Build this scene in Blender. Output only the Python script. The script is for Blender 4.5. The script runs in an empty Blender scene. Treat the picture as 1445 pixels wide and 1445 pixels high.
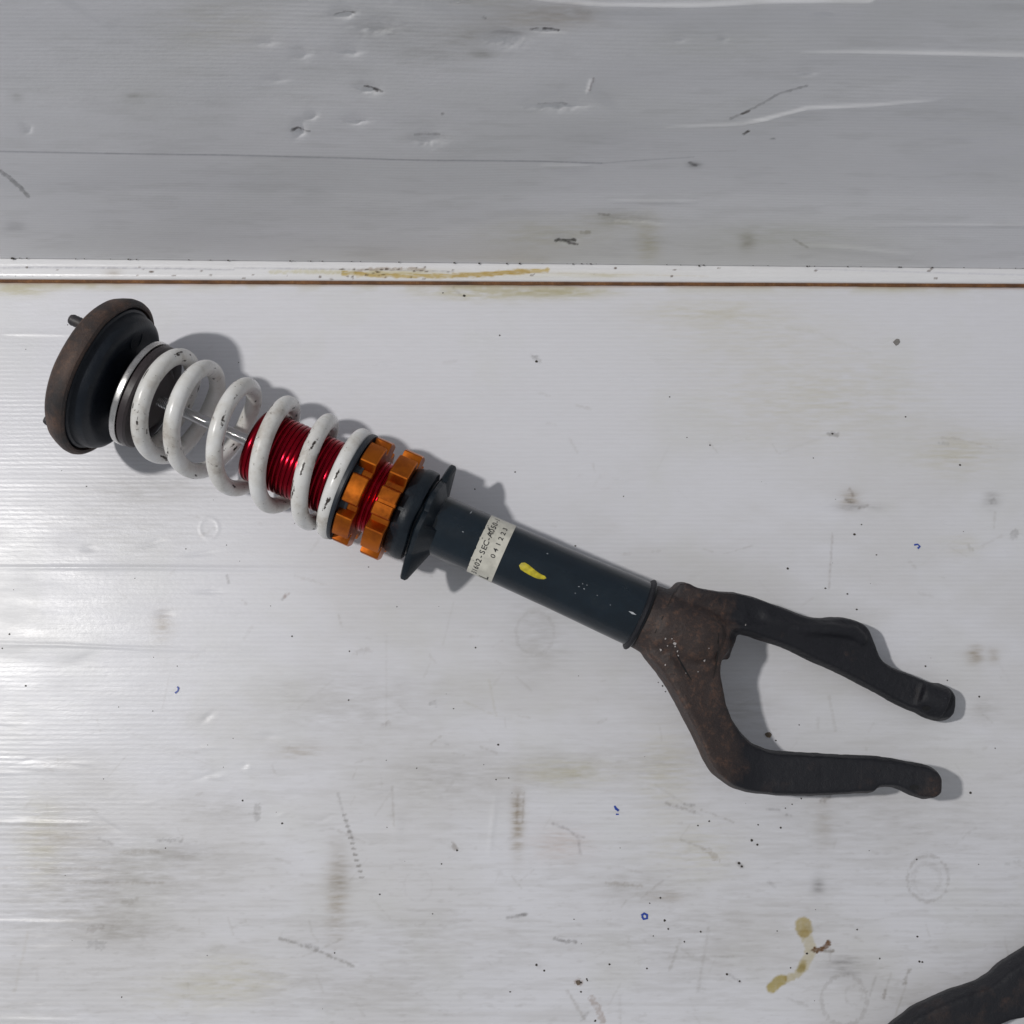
import bpy, bmesh, math, random
import numpy as np
from mathutils import Vector, Matrix, noise as mnoise

random.seed(7)
rng = np.random.default_rng(7)
scene = bpy.context.scene
COL = scene.collection

# ------------------------------------------------------------------ camera
F = 1500.0                       # focal length in photo pixels (1445 wide)
PITCH = math.radians(10)         # camera looks down, tipped this far towards the upright board
DIST = 0.825
CAMPOS = np.array([0.0, -DIST*math.sin(PITCH), DIST*math.cos(PITCH)])
cam_d = bpy.data.cameras.new('camera')
cam = bpy.data.objects.new('camera', cam_d); COL.objects.link(cam)
cam.location = CAMPOS; cam.rotation_euler = (PITCH, 0, 0)
cam_d.sensor_fit = 'HORIZONTAL'; cam_d.sensor_width = 36.0
cam_d.lens = 36.0*F/1445.0
cam_d.clip_start = 0.01; cam_d.clip_end = 50
scene.camera = cam

# ------------------------------------------------------------------ light
W = bpy.data.worlds.new('World'); scene.world = W; W.use_nodes = True
W.node_tree.nodes['Background'].inputs[0].default_value = (0.93, 0.96, 1.0, 1)
W.node_tree.nodes['Background'].inputs[1].default_value = 0.33
LAMP = Vector((-1.78, 0.14, 2.72))
ld = bpy.data.lights.new('work_lamp', 'AREA'); ld.shape = 'DISK'; ld.size = 0.15
ld.energy = 54.5; ld.color = (1.0, 0.975, 0.94)
lamp = bpy.data.objects.new('work_lamp', ld); COL.objects.link(lamp)
lamp.location = LAMP
lamp.rotation_euler = (Vector((0.10, 0.05, 0)) - LAMP).to_track_quat('-Z', 'Y').to_euler()
scene.view_settings.view_transform = 'Standard'
scene.view_settings.look = 'None'
scene.view_settings.exposure = 0.0
scene.view_settings.gamma = 1.0

# ------------------------------------------------------------------ measuring helpers
cP, sP = math.cos(PITCH), math.sin(PITCH)
def P(px, py, z=0.0):
    """the point at height z that the photograph shows at pixel px, py"""
    dx = (px-722.5)/F; dy = (722.5-py)/F
    d = np.array([dx, dy*cP+sP, -cP+dy*sP])
    t = (z-CAMPOS[2])/d[2]
    return CAMPOS + d*t
def proj(X, Y, Z):
    x = X-CAMPOS[0]; y = Y-CAMPOS[1]; z = Z-CAMPOS[2]
    yc = y*cP+z*sP; dep = y*sP-z*cP
    return 722.5+F*x/dep, 722.5-F*yc/dep
def depth(p):
    return (p[1]-CAMPOS[1])*sP-(p[2]-CAMPOS[2])*cP

# ------------------------------------------------------------------ noise
LAT = rng.random((256, 256))
def vnoise(x, y, seed=0):
    x = x+seed*17.31; y = y+seed*9.73
    xi = np.floor(x).astype(int); yi = np.floor(y).astype(int)
    fx = x-xi; fy = y-yi
    fx = fx*fx*(3-2*fx); fy = fy*fy*(3-2*fy)
    a = LAT[xi & 255, yi & 255]; b = LAT[(xi+1) & 255, yi & 255]
    c = LAT[xi & 255, (yi+1) & 255]; d = LAT[(xi+1) & 255, (yi+1) & 255]
    return (a*(1-fx)+b*fx)*(1-fy)+(c*(1-fx)+d*fx)*fy
def fbm(x, y, seed=0, oct=4):
    s = 0; w = 1; t = 0
    for i in range(oct):
        s = s+w*vnoise(x*2**i, y*2**i, seed+i*3.1); t += w; w *= .55
    return s/t
def sstep(a, b, x):
    t = np.clip((x-a)/(b-a), 0, 1); return t*t*(3-2*t)

def seg_dist(px, py, pts):
    """distance to a polyline, and the position along it 0..1"""
    best = np.full(px.shape, 1e9); along = np.zeros(px.shape)
    L = [0]
    for (a, b) in zip(pts[:-1], pts[1:]): L.append(L[-1]+math.hypot(b[0]-a[0], b[1]-a[1]))
    T = max(L[-1], 1e-6)
    for i, (a, b) in enumerate(zip(pts[:-1], pts[1:])):
        vx, vy = b[0]-a[0], b[1]-a[1]; l2 = vx*vx+vy*vy+1e-9
        t = np.clip(((px-a[0])*vx+(py-a[1])*vy)/l2, 0, 1)
        d = np.hypot(px-a[0]-t*vx, py-a[1]-t*vy)
        m = d < best
        best = np.where(m, d, best); along = np.where(m, (L[i]+t*math.sqrt(l2))/T, along)
    return best, along

class Sheet:
    """a painted, dented sheet; marks are given where the photograph shows them"""
    def __init__(s, px, py):
        s.px = px; s.py = py
        s.col = np.ones((px.size, 3)); s.dsp = np.zeros(px.size)
    def near(s, pts, w):
        xs = [p[0] for p in pts]; ys = [p[1] for p in pts]
        return np.nonzero((s.px > min(xs)-w) & (s.px < max(xs)+w) & (s.py > min(ys)-w) & (s.py < max(ys)+w))[0]
    def mark(s, pts, w, color, strength=1.0, soft=1.0, rough=0.4, streak=False, taper=False, seed=0):
        I = s.near(pts, w*2+4)
        if not len(I): return
        x = s.px[I]; y = s.py[I]
        d, al = seg_dist(x, y, pts)
        n = fbm(x/(9 if streak else 3.5)+3, y/(1.6 if streak else 3.5), seed+len(pts)+int(pts[0][0]), 3)
        ww = w*(1+rough*(n-.5)*2.4)
        if taper: ww = ww*np.clip(np.sin(np.pi*np.clip(al*.96+.02, 0, 1)), 0.05, 1)**.6
        a = 1-sstep(ww-soft, ww+soft, d)
        a = a*strength*np.clip(1-rough*1.1+rough*2.1*n, 0, 1.2)
        a = np.clip(a, 0, 1)[:, None]
        s.col[I] *= (1-a)+a*np.array(color)
    def blot(s, x0, y0, rx, ry, color, strength=.5, rough=.6, ang=0, streak=True, seed=1):
        r = max(rx, ry)
        I = s.near([(x0, y0)], r*2)
        if not len(I): return
        x = s.px[I]-x0; y = s.py[I]-y0; c, q = math.cos(ang), math.sin(ang)
        u = (x*c+y*q)/rx; v = (-x*q+y*c)/ry
        n = fbm(s.px[I]/(22 if streak else 12), s.py[I]/(3.2 if streak else 12), seed+int(x0), 4)
        a = np.exp(-(u*u+v*v)*1.2)*strength*np.clip(1+rough*3.2*(n-.5), 0, 2.2)
        a = np.clip(a, 0, 1)[:, None]
        s.col[I] *= (1-a)+a*np.array(color)
    def ridge(s, pts, w, h, fade=True, wob=.0):
        I = s.near(pts, w*4+4)
        if not len(I): return
        d, al = seg_dist(s.px[I], s.py[I], pts)
        e = np.sin(np.pi*np.clip(al, 0, 1))**.5 if fade else 1
        s.dsp[I] += h*e*np.exp(-(d/w)**2)
    def dent(s, x0, y0, rx, ry, h, ang=0, crease=False):
        r = max(rx, ry)
        I = s.near([(x0, y0)], r*2.2)
        if not len(I): return
        x = s.px[I]-x0; y = s.py[I]-y0; c, q = math.cos(ang), math.sin(ang)
        u = (x*c+y*q)/rx; v = (-x*q+y*c)/ry
        if crease:
            n = fbm(s.px[I]/9, s.py[I]/5, int(x0), 3); v = v+(n-.5)*1.3+u*u*.25
            s.dsp[I] += h*np.exp(-u*u*1.6)*np.exp(-np.where(v > 0, v*1.9, -v*.75))
        else: s.dsp[I] += h*np.exp(-(u*u+v*v)*1.4)

# ------------------------------------------------------------------ materials
def mat(name):
    m = bpy.data.materials.new(name); m.use_nodes = True
    nt = m.node_tree; b = nt.nodes['Principled BSDF']
    return m, nt, b
def N(nt, kind, **kw):
    n = nt.nodes.new(kind)
    for k, v in kw.items():
        if k in n.inputs.keys(): n.inputs[k].default_value = v
        else: setattr(n, k, v)
    return n
def L(nt, a, b): nt.links.new(a, b)
def ramp(nt, fac, stops):
    r = nt.nodes.new('ShaderNodeValToRGB')
    while len(r.color_ramp.elements) < len(stops): r.color_ramp.elements.new(0.5)
    for e, (p, c) in zip(r.color_ramp.elements, stops):
        e.position = p; e.color = (*c, 1) if len(c) == 3 else c
    L(nt, fac, r.inputs[0]); return r
def mixc(nt, fac, a, b):
    m = nt.nodes.new('ShaderNodeMix'); m.data_type = 'RGBA'
    for sock, v in ((m.inputs['Factor'], fac), (m.inputs['A'], a), (m.inputs['B'], b)):
        if isinstance(v, (tuple, list)): sock.default_value = (*v, 1)
        elif isinstance(v, (int, float)): sock.default_value = v
        else: L(nt, v, sock)
    return m.outputs['Result']
def coords(nt, scale=(1, 1, 1)):
    t = nt.nodes.new('ShaderNodeTexCoord'); mp = nt.nodes.new('ShaderNodeMapping')
    mp.inputs['Scale'].default_value = scale; L(nt, t.outputs['Object'], mp.inputs[0]); return mp.outputs[0]
def noise_tex(nt, vec, scale, detail=4, rough=.6):
    n = N(nt, 'ShaderNodeTexNoise', Scale=scale, Detail=detail, Roughness=rough); L(nt, vec, n.inputs['Vector']); return n.outputs['Fac']
def bump(nt, b, h, dist, strength=1.0, prev=None):
    n = N(nt, 'ShaderNodeBump', Strength=strength, Distance=dist); L(nt, h, n.inputs['Height'])
    if prev: L(nt, prev, n.inputs['Normal'])
    if b: L(nt, n.outputs[0], b.inputs['Normal'])
    return n.outputs[0]

def board_material(name, base, rough, axis, flute=0.00012, spec=.5, rlo=.30):
    """white fluted plastic board; colour of its dirt comes from the sheet's own attribute"""
    m, nt, b = mat(name)
    at = N(nt, 'ShaderNodeAttribute', attribute_name='dirt')
    vec = coords(nt)
    sep = nt.nodes.new('ShaderNodeSeparateXYZ'); L(nt, vec, sep.inputs[0])
    wob = noise_tex(nt, coords(nt, (4, 30, 30)), 1.0, 2)
    mul = N(nt, 'ShaderNodeMath', operation='MULTIPLY_ADD'); L(nt, sep.outputs[axis], mul.inputs[0])
    mul.inputs[1].default_value = 2*math.pi/0.0036; L(nt, wob, mul.inputs[2])
    sn = N(nt, 'ShaderNodeMath', operation='SINE'); L(nt, mul.outputs[0], sn.inputs[0])
    half = N(nt, 'ShaderNodeMath', operation='MULTIPLY_ADD'); L(nt, sn.outputs[0], half.inputs[0]); half.inputs[1].default_value = .5; half.inputs[2].default_value = .5
    # flutes show more in some places
    patch = noise_tex(nt, coords(nt, (3, 9, 9)), 1.0, 3)
    pr = ramp(nt, patch, [(.35, (.25,)*3), (.65, (1,)*3)])
    amp = N(nt, 'ShaderNodeMath', operation='MULTIPLY'); L(nt, half.outputs[0], amp.inputs[0]); L(nt, pr.outputs[0], amp.inputs[1])
    lines = ramp(nt, amp.outputs[0], [(0, (1, 1, 1)), (1, (.955, .957, .96))])
    fine = noise_tex(nt, coords(nt, (60, 700, 700)), 1.0, 5, .65)
    fr = ramp(nt, fine, [(.3, (.965, .963, .958)), (.62, (1, 1, 1))])
    c1 = nt.nodes.new('ShaderNodeMix'); c1.data_type = 'RGBA'; c1.blend_type = 'MULTIPLY'; c1.inputs['Factor'].default_value = 1
    L(nt, at.outputs['Color'], c1.inputs['A']); L(nt, lines.outputs[0], c1.inputs['B'])
    c2 = nt.nodes.new('ShaderNodeMix'); c2.data_type = 'RGBA'; c2.blend_type = 'MULTIPLY'; c2.inputs['Factor'].default_value = 1
    L(nt, c1.outputs['Result'], c2.inputs['A']); L(nt, fr.outputs[0], c2.inputs['B'])
    c3 = nt.nodes.new('ShaderNodeMix'); c3.data_type = 'RGBA'; c3.blend_type = 'MULTIPLY'; c3.inputs['Factor'].default_value = 1
    L(nt, c2.outputs['Result'], c3.inputs['A']); c3.inputs['B'].default_value = (*base, 1)
    L(nt, c3.outputs['Result'], b.inputs['Base Color'])
    rn = noise_tex(nt, coords(nt, (14, 60, 60)), 1.0, 4)
    rr = ramp(nt, rn, [(.3, (rlo,)*3), (.7, (rough,)*3)])
    L(nt, rr.outputs[0], b.inputs['Roughness'])
    b.inputs['IOR'].default_value = 1.45; b.inputs['Specular IOR Level'].default_value = spec
    p1 = bump(nt, None, amp.outputs[0], flute)
    p2 = bump(nt, None, fine, .00008, 1, p1)
    bump(nt, b, noise_tex(nt, coords(nt, (260, 420, 420)), 1.0, 3), .00009, 1, p2)
    return m

def painted_tube():
    m, nt, b = mat('dark_navy_paint')
    v = coords(nt)
    n1 = noise_tex(nt, v, 55, 5); n2 = noise_tex(nt, v, 420, 4, .7)
    base = ramp(nt, n1, [(.35, (.002, .008, .015)), (.6, (.004, .012, .021)), (.8, (.010, .017, .023))])
    dust = ramp(nt, n2, [(.66, (0, 0, 0)), (.80, (.16,)*3)])
    L(nt, mixc(nt, dust.outputs[0], base.outputs[0], (.12, .14, .15)), b.inputs['Base Color'])
    r = ramp(nt, noise_tex(nt, v, 90, 4), [(.3, (.16,)*3), (.7, (.28,)*3)]); L(nt, r.outputs[0], b.inputs['Roughness'])
    bump(nt, b, n2, .00012)
    return m
def dark_rubber(name, c1, c2, rough=.6, sc=70):
    m, nt, b = mat(name)
    v = coords(nt); n1 = noise_tex(nt, v, sc, 5); n2 = noise_tex(nt, v, 600, 3)
    base = ramp(nt, n1, [(.35, c1), (.7, c2)]); b.inputs['Specular IOR Level'].default_value = .3
    L(nt, base.outputs[0], b.inputs['Base Color']); b.inputs['Roughness'].default_value = rough
    bump(nt, b, n2, .0002)
    return m
def rusty(name, dark, brown, orange, amount=.5, rough=.68, b1=.0006):
    m, nt, b = mat(name)
    v = coords(nt)
    n1 = noise_tex(nt, v, 38, 6, .62); n2 = noise_tex(nt, v, 210, 5, .7); n3 = noise_tex(nt, v, 900, 3, .7)
    at = N(nt, 'ShaderNodeAttribute', attribute_name='rust')
    add = N(nt, 'ShaderNodeMath', operation='ADD'); L(nt, n1, add.inputs[0]); L(nt, at.outputs['Fac'], add.inputs[1])
    f1 = ramp(nt, add.outputs[0], [(amount-.12, (0, 0, 0)), (amount+.14, (1, 1, 1))])
    c = mixc(nt, f1.outputs[0], dark, brown)
    mul = N(nt, 'ShaderNodeMath', operation='MULTIPLY'); L(nt, f1.outputs[0], mul.inputs[0])
    f2 = ramp(nt, n2, [(.50, (0, 0, 0)), (.68, (.8,)*3)]); L(nt, f2.outputs[0], mul.inputs[1])
    c = mixc(nt, mul.outputs[0], c, orange)
    f3 = ramp(nt, n3, [(.25, (.45,)*3), (.75, (0, 0, 0))])
    c = mixc(nt, f3.outputs[0], c, tuple(x*.4 for x in dark))
    L(nt, c, b.inputs['Base Color'])
    b.inputs['Roughness'].default_value = rough
    p1 = bump(nt, None, n2, b1); bump(nt, b, n3, b1*.45, 1, p1)
    return m
def metal(name, col, rough, rvar=.1, grime=.0, sc=300, metallic=1.0, gc=(.03, .02, .015)):
    m, nt, b = mat(name)
    v = coords(nt); n1 = noise_tex(nt, v, sc, 4); n2 = noise_tex(nt, v, 60, 5, .65)
    r = ramp(nt, n1, [(.3, (rough-rvar/2,)*3), (.7, (rough+rvar/2,)*3)]); L(nt, r.outputs[0], b.inputs['Roughness'])
    g = ramp(nt, n2, [(.45, (0, 0, 0)), (.72, (grime,)*3)])
    L(nt, mixc(nt, g.outputs[0], col, gc), b.inputs['Base Color'])
    b.inputs['Metallic'].default_value = metallic
    bump(nt, b, n1, .00004)
    return m
def spring_paint():
    m, nt, b = mat('chipped_white_paint')
    v = coords(nt)
    n1 = noise_tex(nt, v, 45, 5, .65); n2 = noise_tex(nt, coords(nt, (1.0, 1.0, 1.0)), 330, 4, .6)
    at = N(nt, 'ShaderNodeAttribute', attribute_name='chip')
    grime = ramp(nt, n1, [(.38, (.76, .76, .755)), (.54, (.67, .66, .635)), (.66, (.52, .49, .45)), (.76, (.34, .30, .26))])
    mul = N(nt, 'ShaderNodeMath', operation='MULTIPLY_ADD'); L(nt, n1, mul.inputs[0]); mul.inputs[1].default_value = .45; L(nt, n2, mul.inputs[2])
    spots = ramp(nt, mul.outputs[0], [(.90, (0, 0, 0)), (.96, (.7,)*3)])
    c = mixc(nt, spots.outputs[0], grime.outputs[0], (.13, .115, .10))
    n5 = noise_tex(nt, v, 520, 4, .7)
    jag = N(nt, 'ShaderNodeMath', operation='MULTIPLY_ADD'); L(nt, n5, jag.inputs[0]); jag.inputs[1].default_value = 1.5; L(nt, at.outputs['Fac'], jag.inputs[2])
    ch = ramp(nt, jag.outputs[0], [(.0, (0, 0, 0)), (1.0, (1, 1, 1))])
    sub = N(nt, 'ShaderNodeMath', operation='SUBTRACT'); L(nt, jag.outputs[0], sub.inputs[0]); sub.inputs[1].default_value = .72
    ch = ramp(nt, sub.outputs[0], [(.42, (0, 0, 0)), (.56, (1, 1, 1))])
    c = mixc(nt, ch.outputs[0], c, (.045, .036, .03))
    L(nt, c, b.inputs['Base Color'])
    rr = ramp(nt, n1, [(.4, (.22,)*3), (.7, (.5,)*3)]); L(nt, rr.outputs[0], b.inputs['Roughness'])
    inv = N(nt, 'ShaderNodeMath', operation='SUBTRACT'); inv.inputs[0].default_value = 1; L(nt, ch.outputs[0], inv.inputs[1])
    p1 = bump(nt, None, inv.outputs[0], .0002); bump(nt, b, n2, .00012, 1, p1)
    return m
def plain(name, col, rough=.5, metallic=0, sc=400, var=.15, bd=.0001):
    m, nt, b = mat(name)
    n = noise_tex(nt, coords(nt), sc, 3)
    r = ramp(nt, n, [(.3, tuple(c*(1-var) for c in col)), (.7, tuple(min(1, c*(1+var)) for c in col))])
    L(nt, r.outputs[0], b.inputs['Base Color']); b.inputs['Roughness'].default_value = rough; b.inputs['Metallic'].default_value = metallic
    bump(nt, b, n, bd)
    return m

M_floor = board_material('white_fluted_board', (.72, .722, .765), .42, 'Y', flute=.000055, spec=.45, rlo=.26)
M_wall = board_material('upright_fluted_board', (.85, .85, .875), .5, 'Z', flute=.00005, spec=.3, rlo=.38)
M_strip = board_material('strip_plastic', (.80, .80, .82), .32, 'Y', flute=.00001, spec=.5, rlo=.2)
M_tube = painted_tube()
M_black = dark_rubber('black_mount_paint', (.003, .006, .012), (.009, .013, .019), .45)
M_boot = dark_rubber('dark_bracket_paint', (.004, .008, .014), (.011, .018, .025), .42)
M_ring = rusty('rusty_cup', (.022, .018, .018), (.088, .050, .036), (.175, .092, .055), .50, .62, .0006)
M_cast = rusty('rusty_cast_iron', (.0055, .006, .011), (.046, .030, .026), (.135, .070, .046), .72, .58, .0007)
M_stud = rusty('stud_iron', (.02, .02, .026), (.05, .045, .05), (.07, .05, .04), .55, .5, .0002)
M_spring = spring_paint()
M_red = metal('red_anodised', (.30, .006, .016), .22, .10, .55, 500, 1.0, (.10, .004, .014))
M_org = metal('orange_anodised', (.52, .140, .015), .34, .14, .8, 200, .95, (.26, .055, .012))
M_rod = metal('chrome_rod', (.52, .52, .53), .09, .04, .0)
M_silver = metal('silver_ring', (.62, .61, .60), .28, .15, .5, 200, 1.0, (.10, .09, .085))
M_collar = plain('dark_collar', (.035, .035, .036), .5)
M_paper = plain('label_paper', (.58, .565, .50), .5, 0, 130, .16, .00008)
M_ink = plain('black_print', (.02, .02, .022), .5)
M_yellow = plain('yellow_paint', (.50, .41, .02), .5, 0, 260, .35, .0003)
M_blue = plain('blue_ink', (.02, .06, .36), .4)
M_speck = plain('dirt', (.045, .038, .032), .8)
M_chip = plain('grey_chip', (.22, .21, .20), .7)
M_flake = rusty('rust_flake', (.12, .10, .08), (.24, .18, .13), (.34, .22, .13), .45, .8, .0004)
M_perchd = plain('perch_dark', (.030, .022, .024), .42)
M_seat = plain('seat_dark', (.012, .017, .026), .45)
m, nt, b = mat('water'); b.inputs['Base Color'].default_value = (1, 1, 1, 1); b.inputs['Roughness'].default_value = .03
b.inputs['Transmission Weight'].default_value = 1; b.inputs['IOR'].default_value = 1.33; M_water = m

# ------------------------------------------------------------------ object helpers
def tag(o, label=None, cat=None, kind=None, group=None):
    if label: o['label'] = label
    if cat: o['category'] = cat
    if kind: o['kind'] = kind
    if group: o['group'] = group
    return o
def empty(name, loc):
    o = bpy.data.objects.new(name, None); COL.objects.link(o); o.location = loc; o.empty_display_size = .02; return o
def mesh_obj(name, verts, faces, m, parent=None, smooth=True, attrs=None):
    """vertices come in world coordinates; a child keeps its parent's base as origin"""
    off = np.array(parent_world(parent))
    v = np.asarray(verts, dtype=np.float64)-off
    me = bpy.data.meshes.new(name)
    me.from_pydata([tuple(p) for p in v], [], [tuple(f) for f in faces])
    me.materials.append(m)
    if smooth: me.polygons.foreach_set('use_smooth', [True]*len(me.polygons))
    me.update()
    if attrs:
        for k, arr in attrs.items():
            at = me.attributes.new(k, 'FLOAT', 'POINT'); at.data.foreach_set('value', np.asarray(arr, dtype=np.float32))
    o = bpy.data.objects.new(name, me); COL.objects.link(o)
    if parent: o.parent = parent
    return o
def parent_world(p):
    v = Vector((0, 0, 0))
    while p is not None:
        v = v+Vector(p.location); p = p.parent
    return v
def autosmooth(o, deg=35):
    me = o.data; bm = bmesh.new(); bm.from_mesh(me); a = math.radians(deg)
    for e in bm.edges:
        if len(e.link_faces) == 2 and e.calc_face_angle(0) > a: e.smooth = False
    bm.to_mesh(me); bm.free()
def grid_mesh(name, X, Y, Z, col, m, nx, ny):
    """big sheet: X, Y, Z flat arrays, row by row (ny rows of nx)"""
    me = bpy.data.meshes.new(name)
    n = nx*ny; me.vertices.add(n)
    me.vertices.foreach_set('co', np.stack([X, Y, Z], 1).astype(np.float32).ravel())
    i = (np.arange(ny-1)[:, None]*nx+np.arange(nx-1)[None, :]).ravel()
    q = np.stack([i, i+1, i+nx+1, i+nx], 1).astype(np.int32)
    me.loops.add(q.size); me.loops.foreach_set('vertex_index', q.ravel())
    me.polygons.add(len(q)); me.polygons.foreach_set('loop_start', np.arange(0, q.size, 4, dtype=np.int32))
    me.update(calc_edges=True)
    me.polygons.foreach_set('use_smooth', np.ones(len(q), dtype=bool))
    at = me.attributes.new('dirt', 'FLOAT_COLOR', 'POINT')
    at.data.foreach_set('color', np.concatenate([col, np.ones((n, 1))], 1).astype(np.float32).ravel())
    me.materials.append(m); me.validate()
    o = bpy.data.objects.new(name, me); COL.objects.link(o); return o
def axis_coords(lo, hi, step, out_lo, out_hi, growth=1.25):
    a = list(np.arange(lo, hi, step))
    s = step*3; v = lo-s; left = []
    while v > out_lo: left.append(v); s *= growth; v -= s
    left.append(out_lo)
    s = step*3; v = a[-1]+s; right = []
    while v < out_hi: right.append(v); s *= growth; v += s
    right.append(out_hi)
    return np.array(left[::-1]+a+right)

# ------------------------------------------------------------------ floor board
GAPL = P(0, 396.5), P(1445, 403.0)             # line where the floor board ends and the strip begins
gs = (GAPL[1][1]-GAPL[0][1])/(GAPL[1][0]-GAPL[0][0])
def gap_y(x): return GAPL[0][1]+gs*(x-GAPL[0][0])
def undulate(x, y):
    s = (fbm(x*5, y*9, 3, 2)-.5)*.0016
    # broad bow across the right of the board
    px, py = proj(x, y, 0*x)
    d, al = seg_dist(px, py, [(760, 770), (980, 700), (1200, 712), (1500, 690)])
    s = s-.0008*np.exp(-(d/32)**2)*sstep(740, 1000, px)
    return s
xs = axis_coords(-.47, .47, .0008, -1.6, 1.6)
ys = axis_coords(-.245, .329, .0008, -1.5, .335)
X, Yn = np.meshgrid(xs, ys)
ymax = .335
Y = Yn-ymax+gap_y(X)                           # last row follows the gap
nx, ny = len(xs), len(ys)
X = X.ravel(); Y = Y.ravel()
px, py = proj(X, Y, np.zeros_like(X))
px = np.clip(px, -3000, 5000); py = np.clip(py, -3000, 5000)
S = Sheet(px, py)
G = (.66, .64, .60); BR = (.42, .33, .20); YE = (.80, .76, .58); DK = (.16, .14, .125); GR = (.80, .79, .77)
# general grime, growing towards the lower right
n1 = fbm(px/210, py/120, 1, 5); n2 = fbm(px/60, py/7, 2, 4); n3 = fbm(px/14, py/4, 5, 3)
a = sstep(.40, .68, n1)*.36*sstep(600, 1150, py+px*.25); S.col *= 1-a[:, None]*(1-np.array((.80, .78, .72)))
a = sstep(.48, .74, n2)*.22*sstep(700, 1300, py); S.col *= 1-a[:, None]*(1-np.array((.66, .64, .60)))
a = sstep(.60, .85, n3)*.16*sstep(850, 1300, py); S.col *= 1-a[:, None]*(1-np.array((.5, .47, .42)))
n4 = fbm(px/95, py/95, 9, 4); a = sstep(.5, .75, n4)*.35; S.col *= 1-a[:, None]*(1-np.array((.95, .955, .91)))
for (x, y, rx, ry, c, st) in [
        (1150, 560, 170, 70, YE, .22), (1060, 470, 130, 40, YE, .16), (700, 410, 90, 12, YE, .9), (800, 412, 60, 7, YE, .8),
        (30, 408, 40, 9, YE, .7), (120, 402, 60, 6, YE, .55), (1250, 405, 150, 6, YE, .35),
        (120, 1270, 110, 60, G, .36), (200, 1230, 90, 40, G, .34), (90, 1180, 60, 20, BR, .16), (170, 1310, 60, 22, G, .38), (250, 1205, 60, 10, G, .4),
        (60, 1190, 30, 60, YE, .3), (300, 1140, 60, 30, G, .22), (340, 1380, 60, 30, YE, .30), (280, 1400, 90, 30, YE, .22),
        (475, 1265, 16, 60, BR, .26), (480, 1230, 12, 30, G, .35), (600, 1320, 190, 30, G, .20), (500, 1390, 160, 40, G, .18),
        (730, 1160, 9, 45, BR, .42), (790, 1190, 40, 24, (.8, .68, .6), .3), (900, 1250, 60, 22, G, .35), (940, 1265, 30, 8, BR, .2), (870, 1080, 200, 30, G, .2),
        (800, 1090, 70, 18, YE, .35), (985, 1200, 60, 40, YE, .25), (1190, 1365, 24, 14, DK, .28), (1155, 1250, 9, 14, DK, .24),
        (1376, 924, 11, 11, BR, .45), (1402, 925, 8, 9, BR, .25), (1390, 1000, 18, 14, G, .3), (1163, 1160, 12, 40, BR, .14),
        (1200, 705, 14, 14, BR, .3), (1210, 715, 30, 5, DK, .25), (1400, 705, 12, 12, DK, .2), (1360, 770, 30, 14, YE, .2),
        (1030, 1000, 60, 30, GR, .5), (600, 980, 120, 26, G, .14), (230, 880, 16, 22, BR, .22), (160, 740, 120, 60, GR, .35), (500, 1000, 110, 60, GR, .4),
        (640, 1100, 120, 40, GR, .4), (420, 1060, 40, 10, BR, .2), (210, 690, 90, 20, GR, .5), (1350, 640, 60, 30, YE, .3), (940, 1090, 40, 60, YE, .3),
        (760, 900, 40, 60, GR, .4), (1230, 1170, 200, 60, GR, .3), (980, 1330, 160, 70, GR, .35), (1000, 440, 100, 20, YE, .25)]:
    S.blot(x, y, rx*1.1, ry*1.1, c, st*1.35, .8)
# oil run, lower right
OIL = (.66, .54, .26)
S.mark([(1134, 1306), (1135, 1312)], 11.5, (.68, .57, .30), .95, 2.2, .12)
S.mark([(1135, 1318), (1141, 1328), (1145, 1340), (1141, 1352), (1134, 1365)], 7.5, (.86, .80, .62), .95, 2.2, .25)
S.mark([(1134, 1360), (1131, 1370), (1124, 1376), (1112, 1381)], 5, (.80, .73, .52), .9, 2, .3)
S.mark([(1104, 1383), (1098, 1386), (1090, 1394)], 7.5, (.64, .53, .22), .95, 2, .15)
S.mark([(1129, 1369), (1133, 1365)], 4.5, (.68, .62, .36), .8, 2, .2)
S.mark([(1149, 1341), (1159, 1341), (1166, 1336), (1170, 1331)], 3.6, (.24, .13, .06), .95, 1.2, .5)
S.mark([(1165, 1342), (1176, 1342)], 2, (.4, .36, .3), .7, 1.2, .6)
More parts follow.
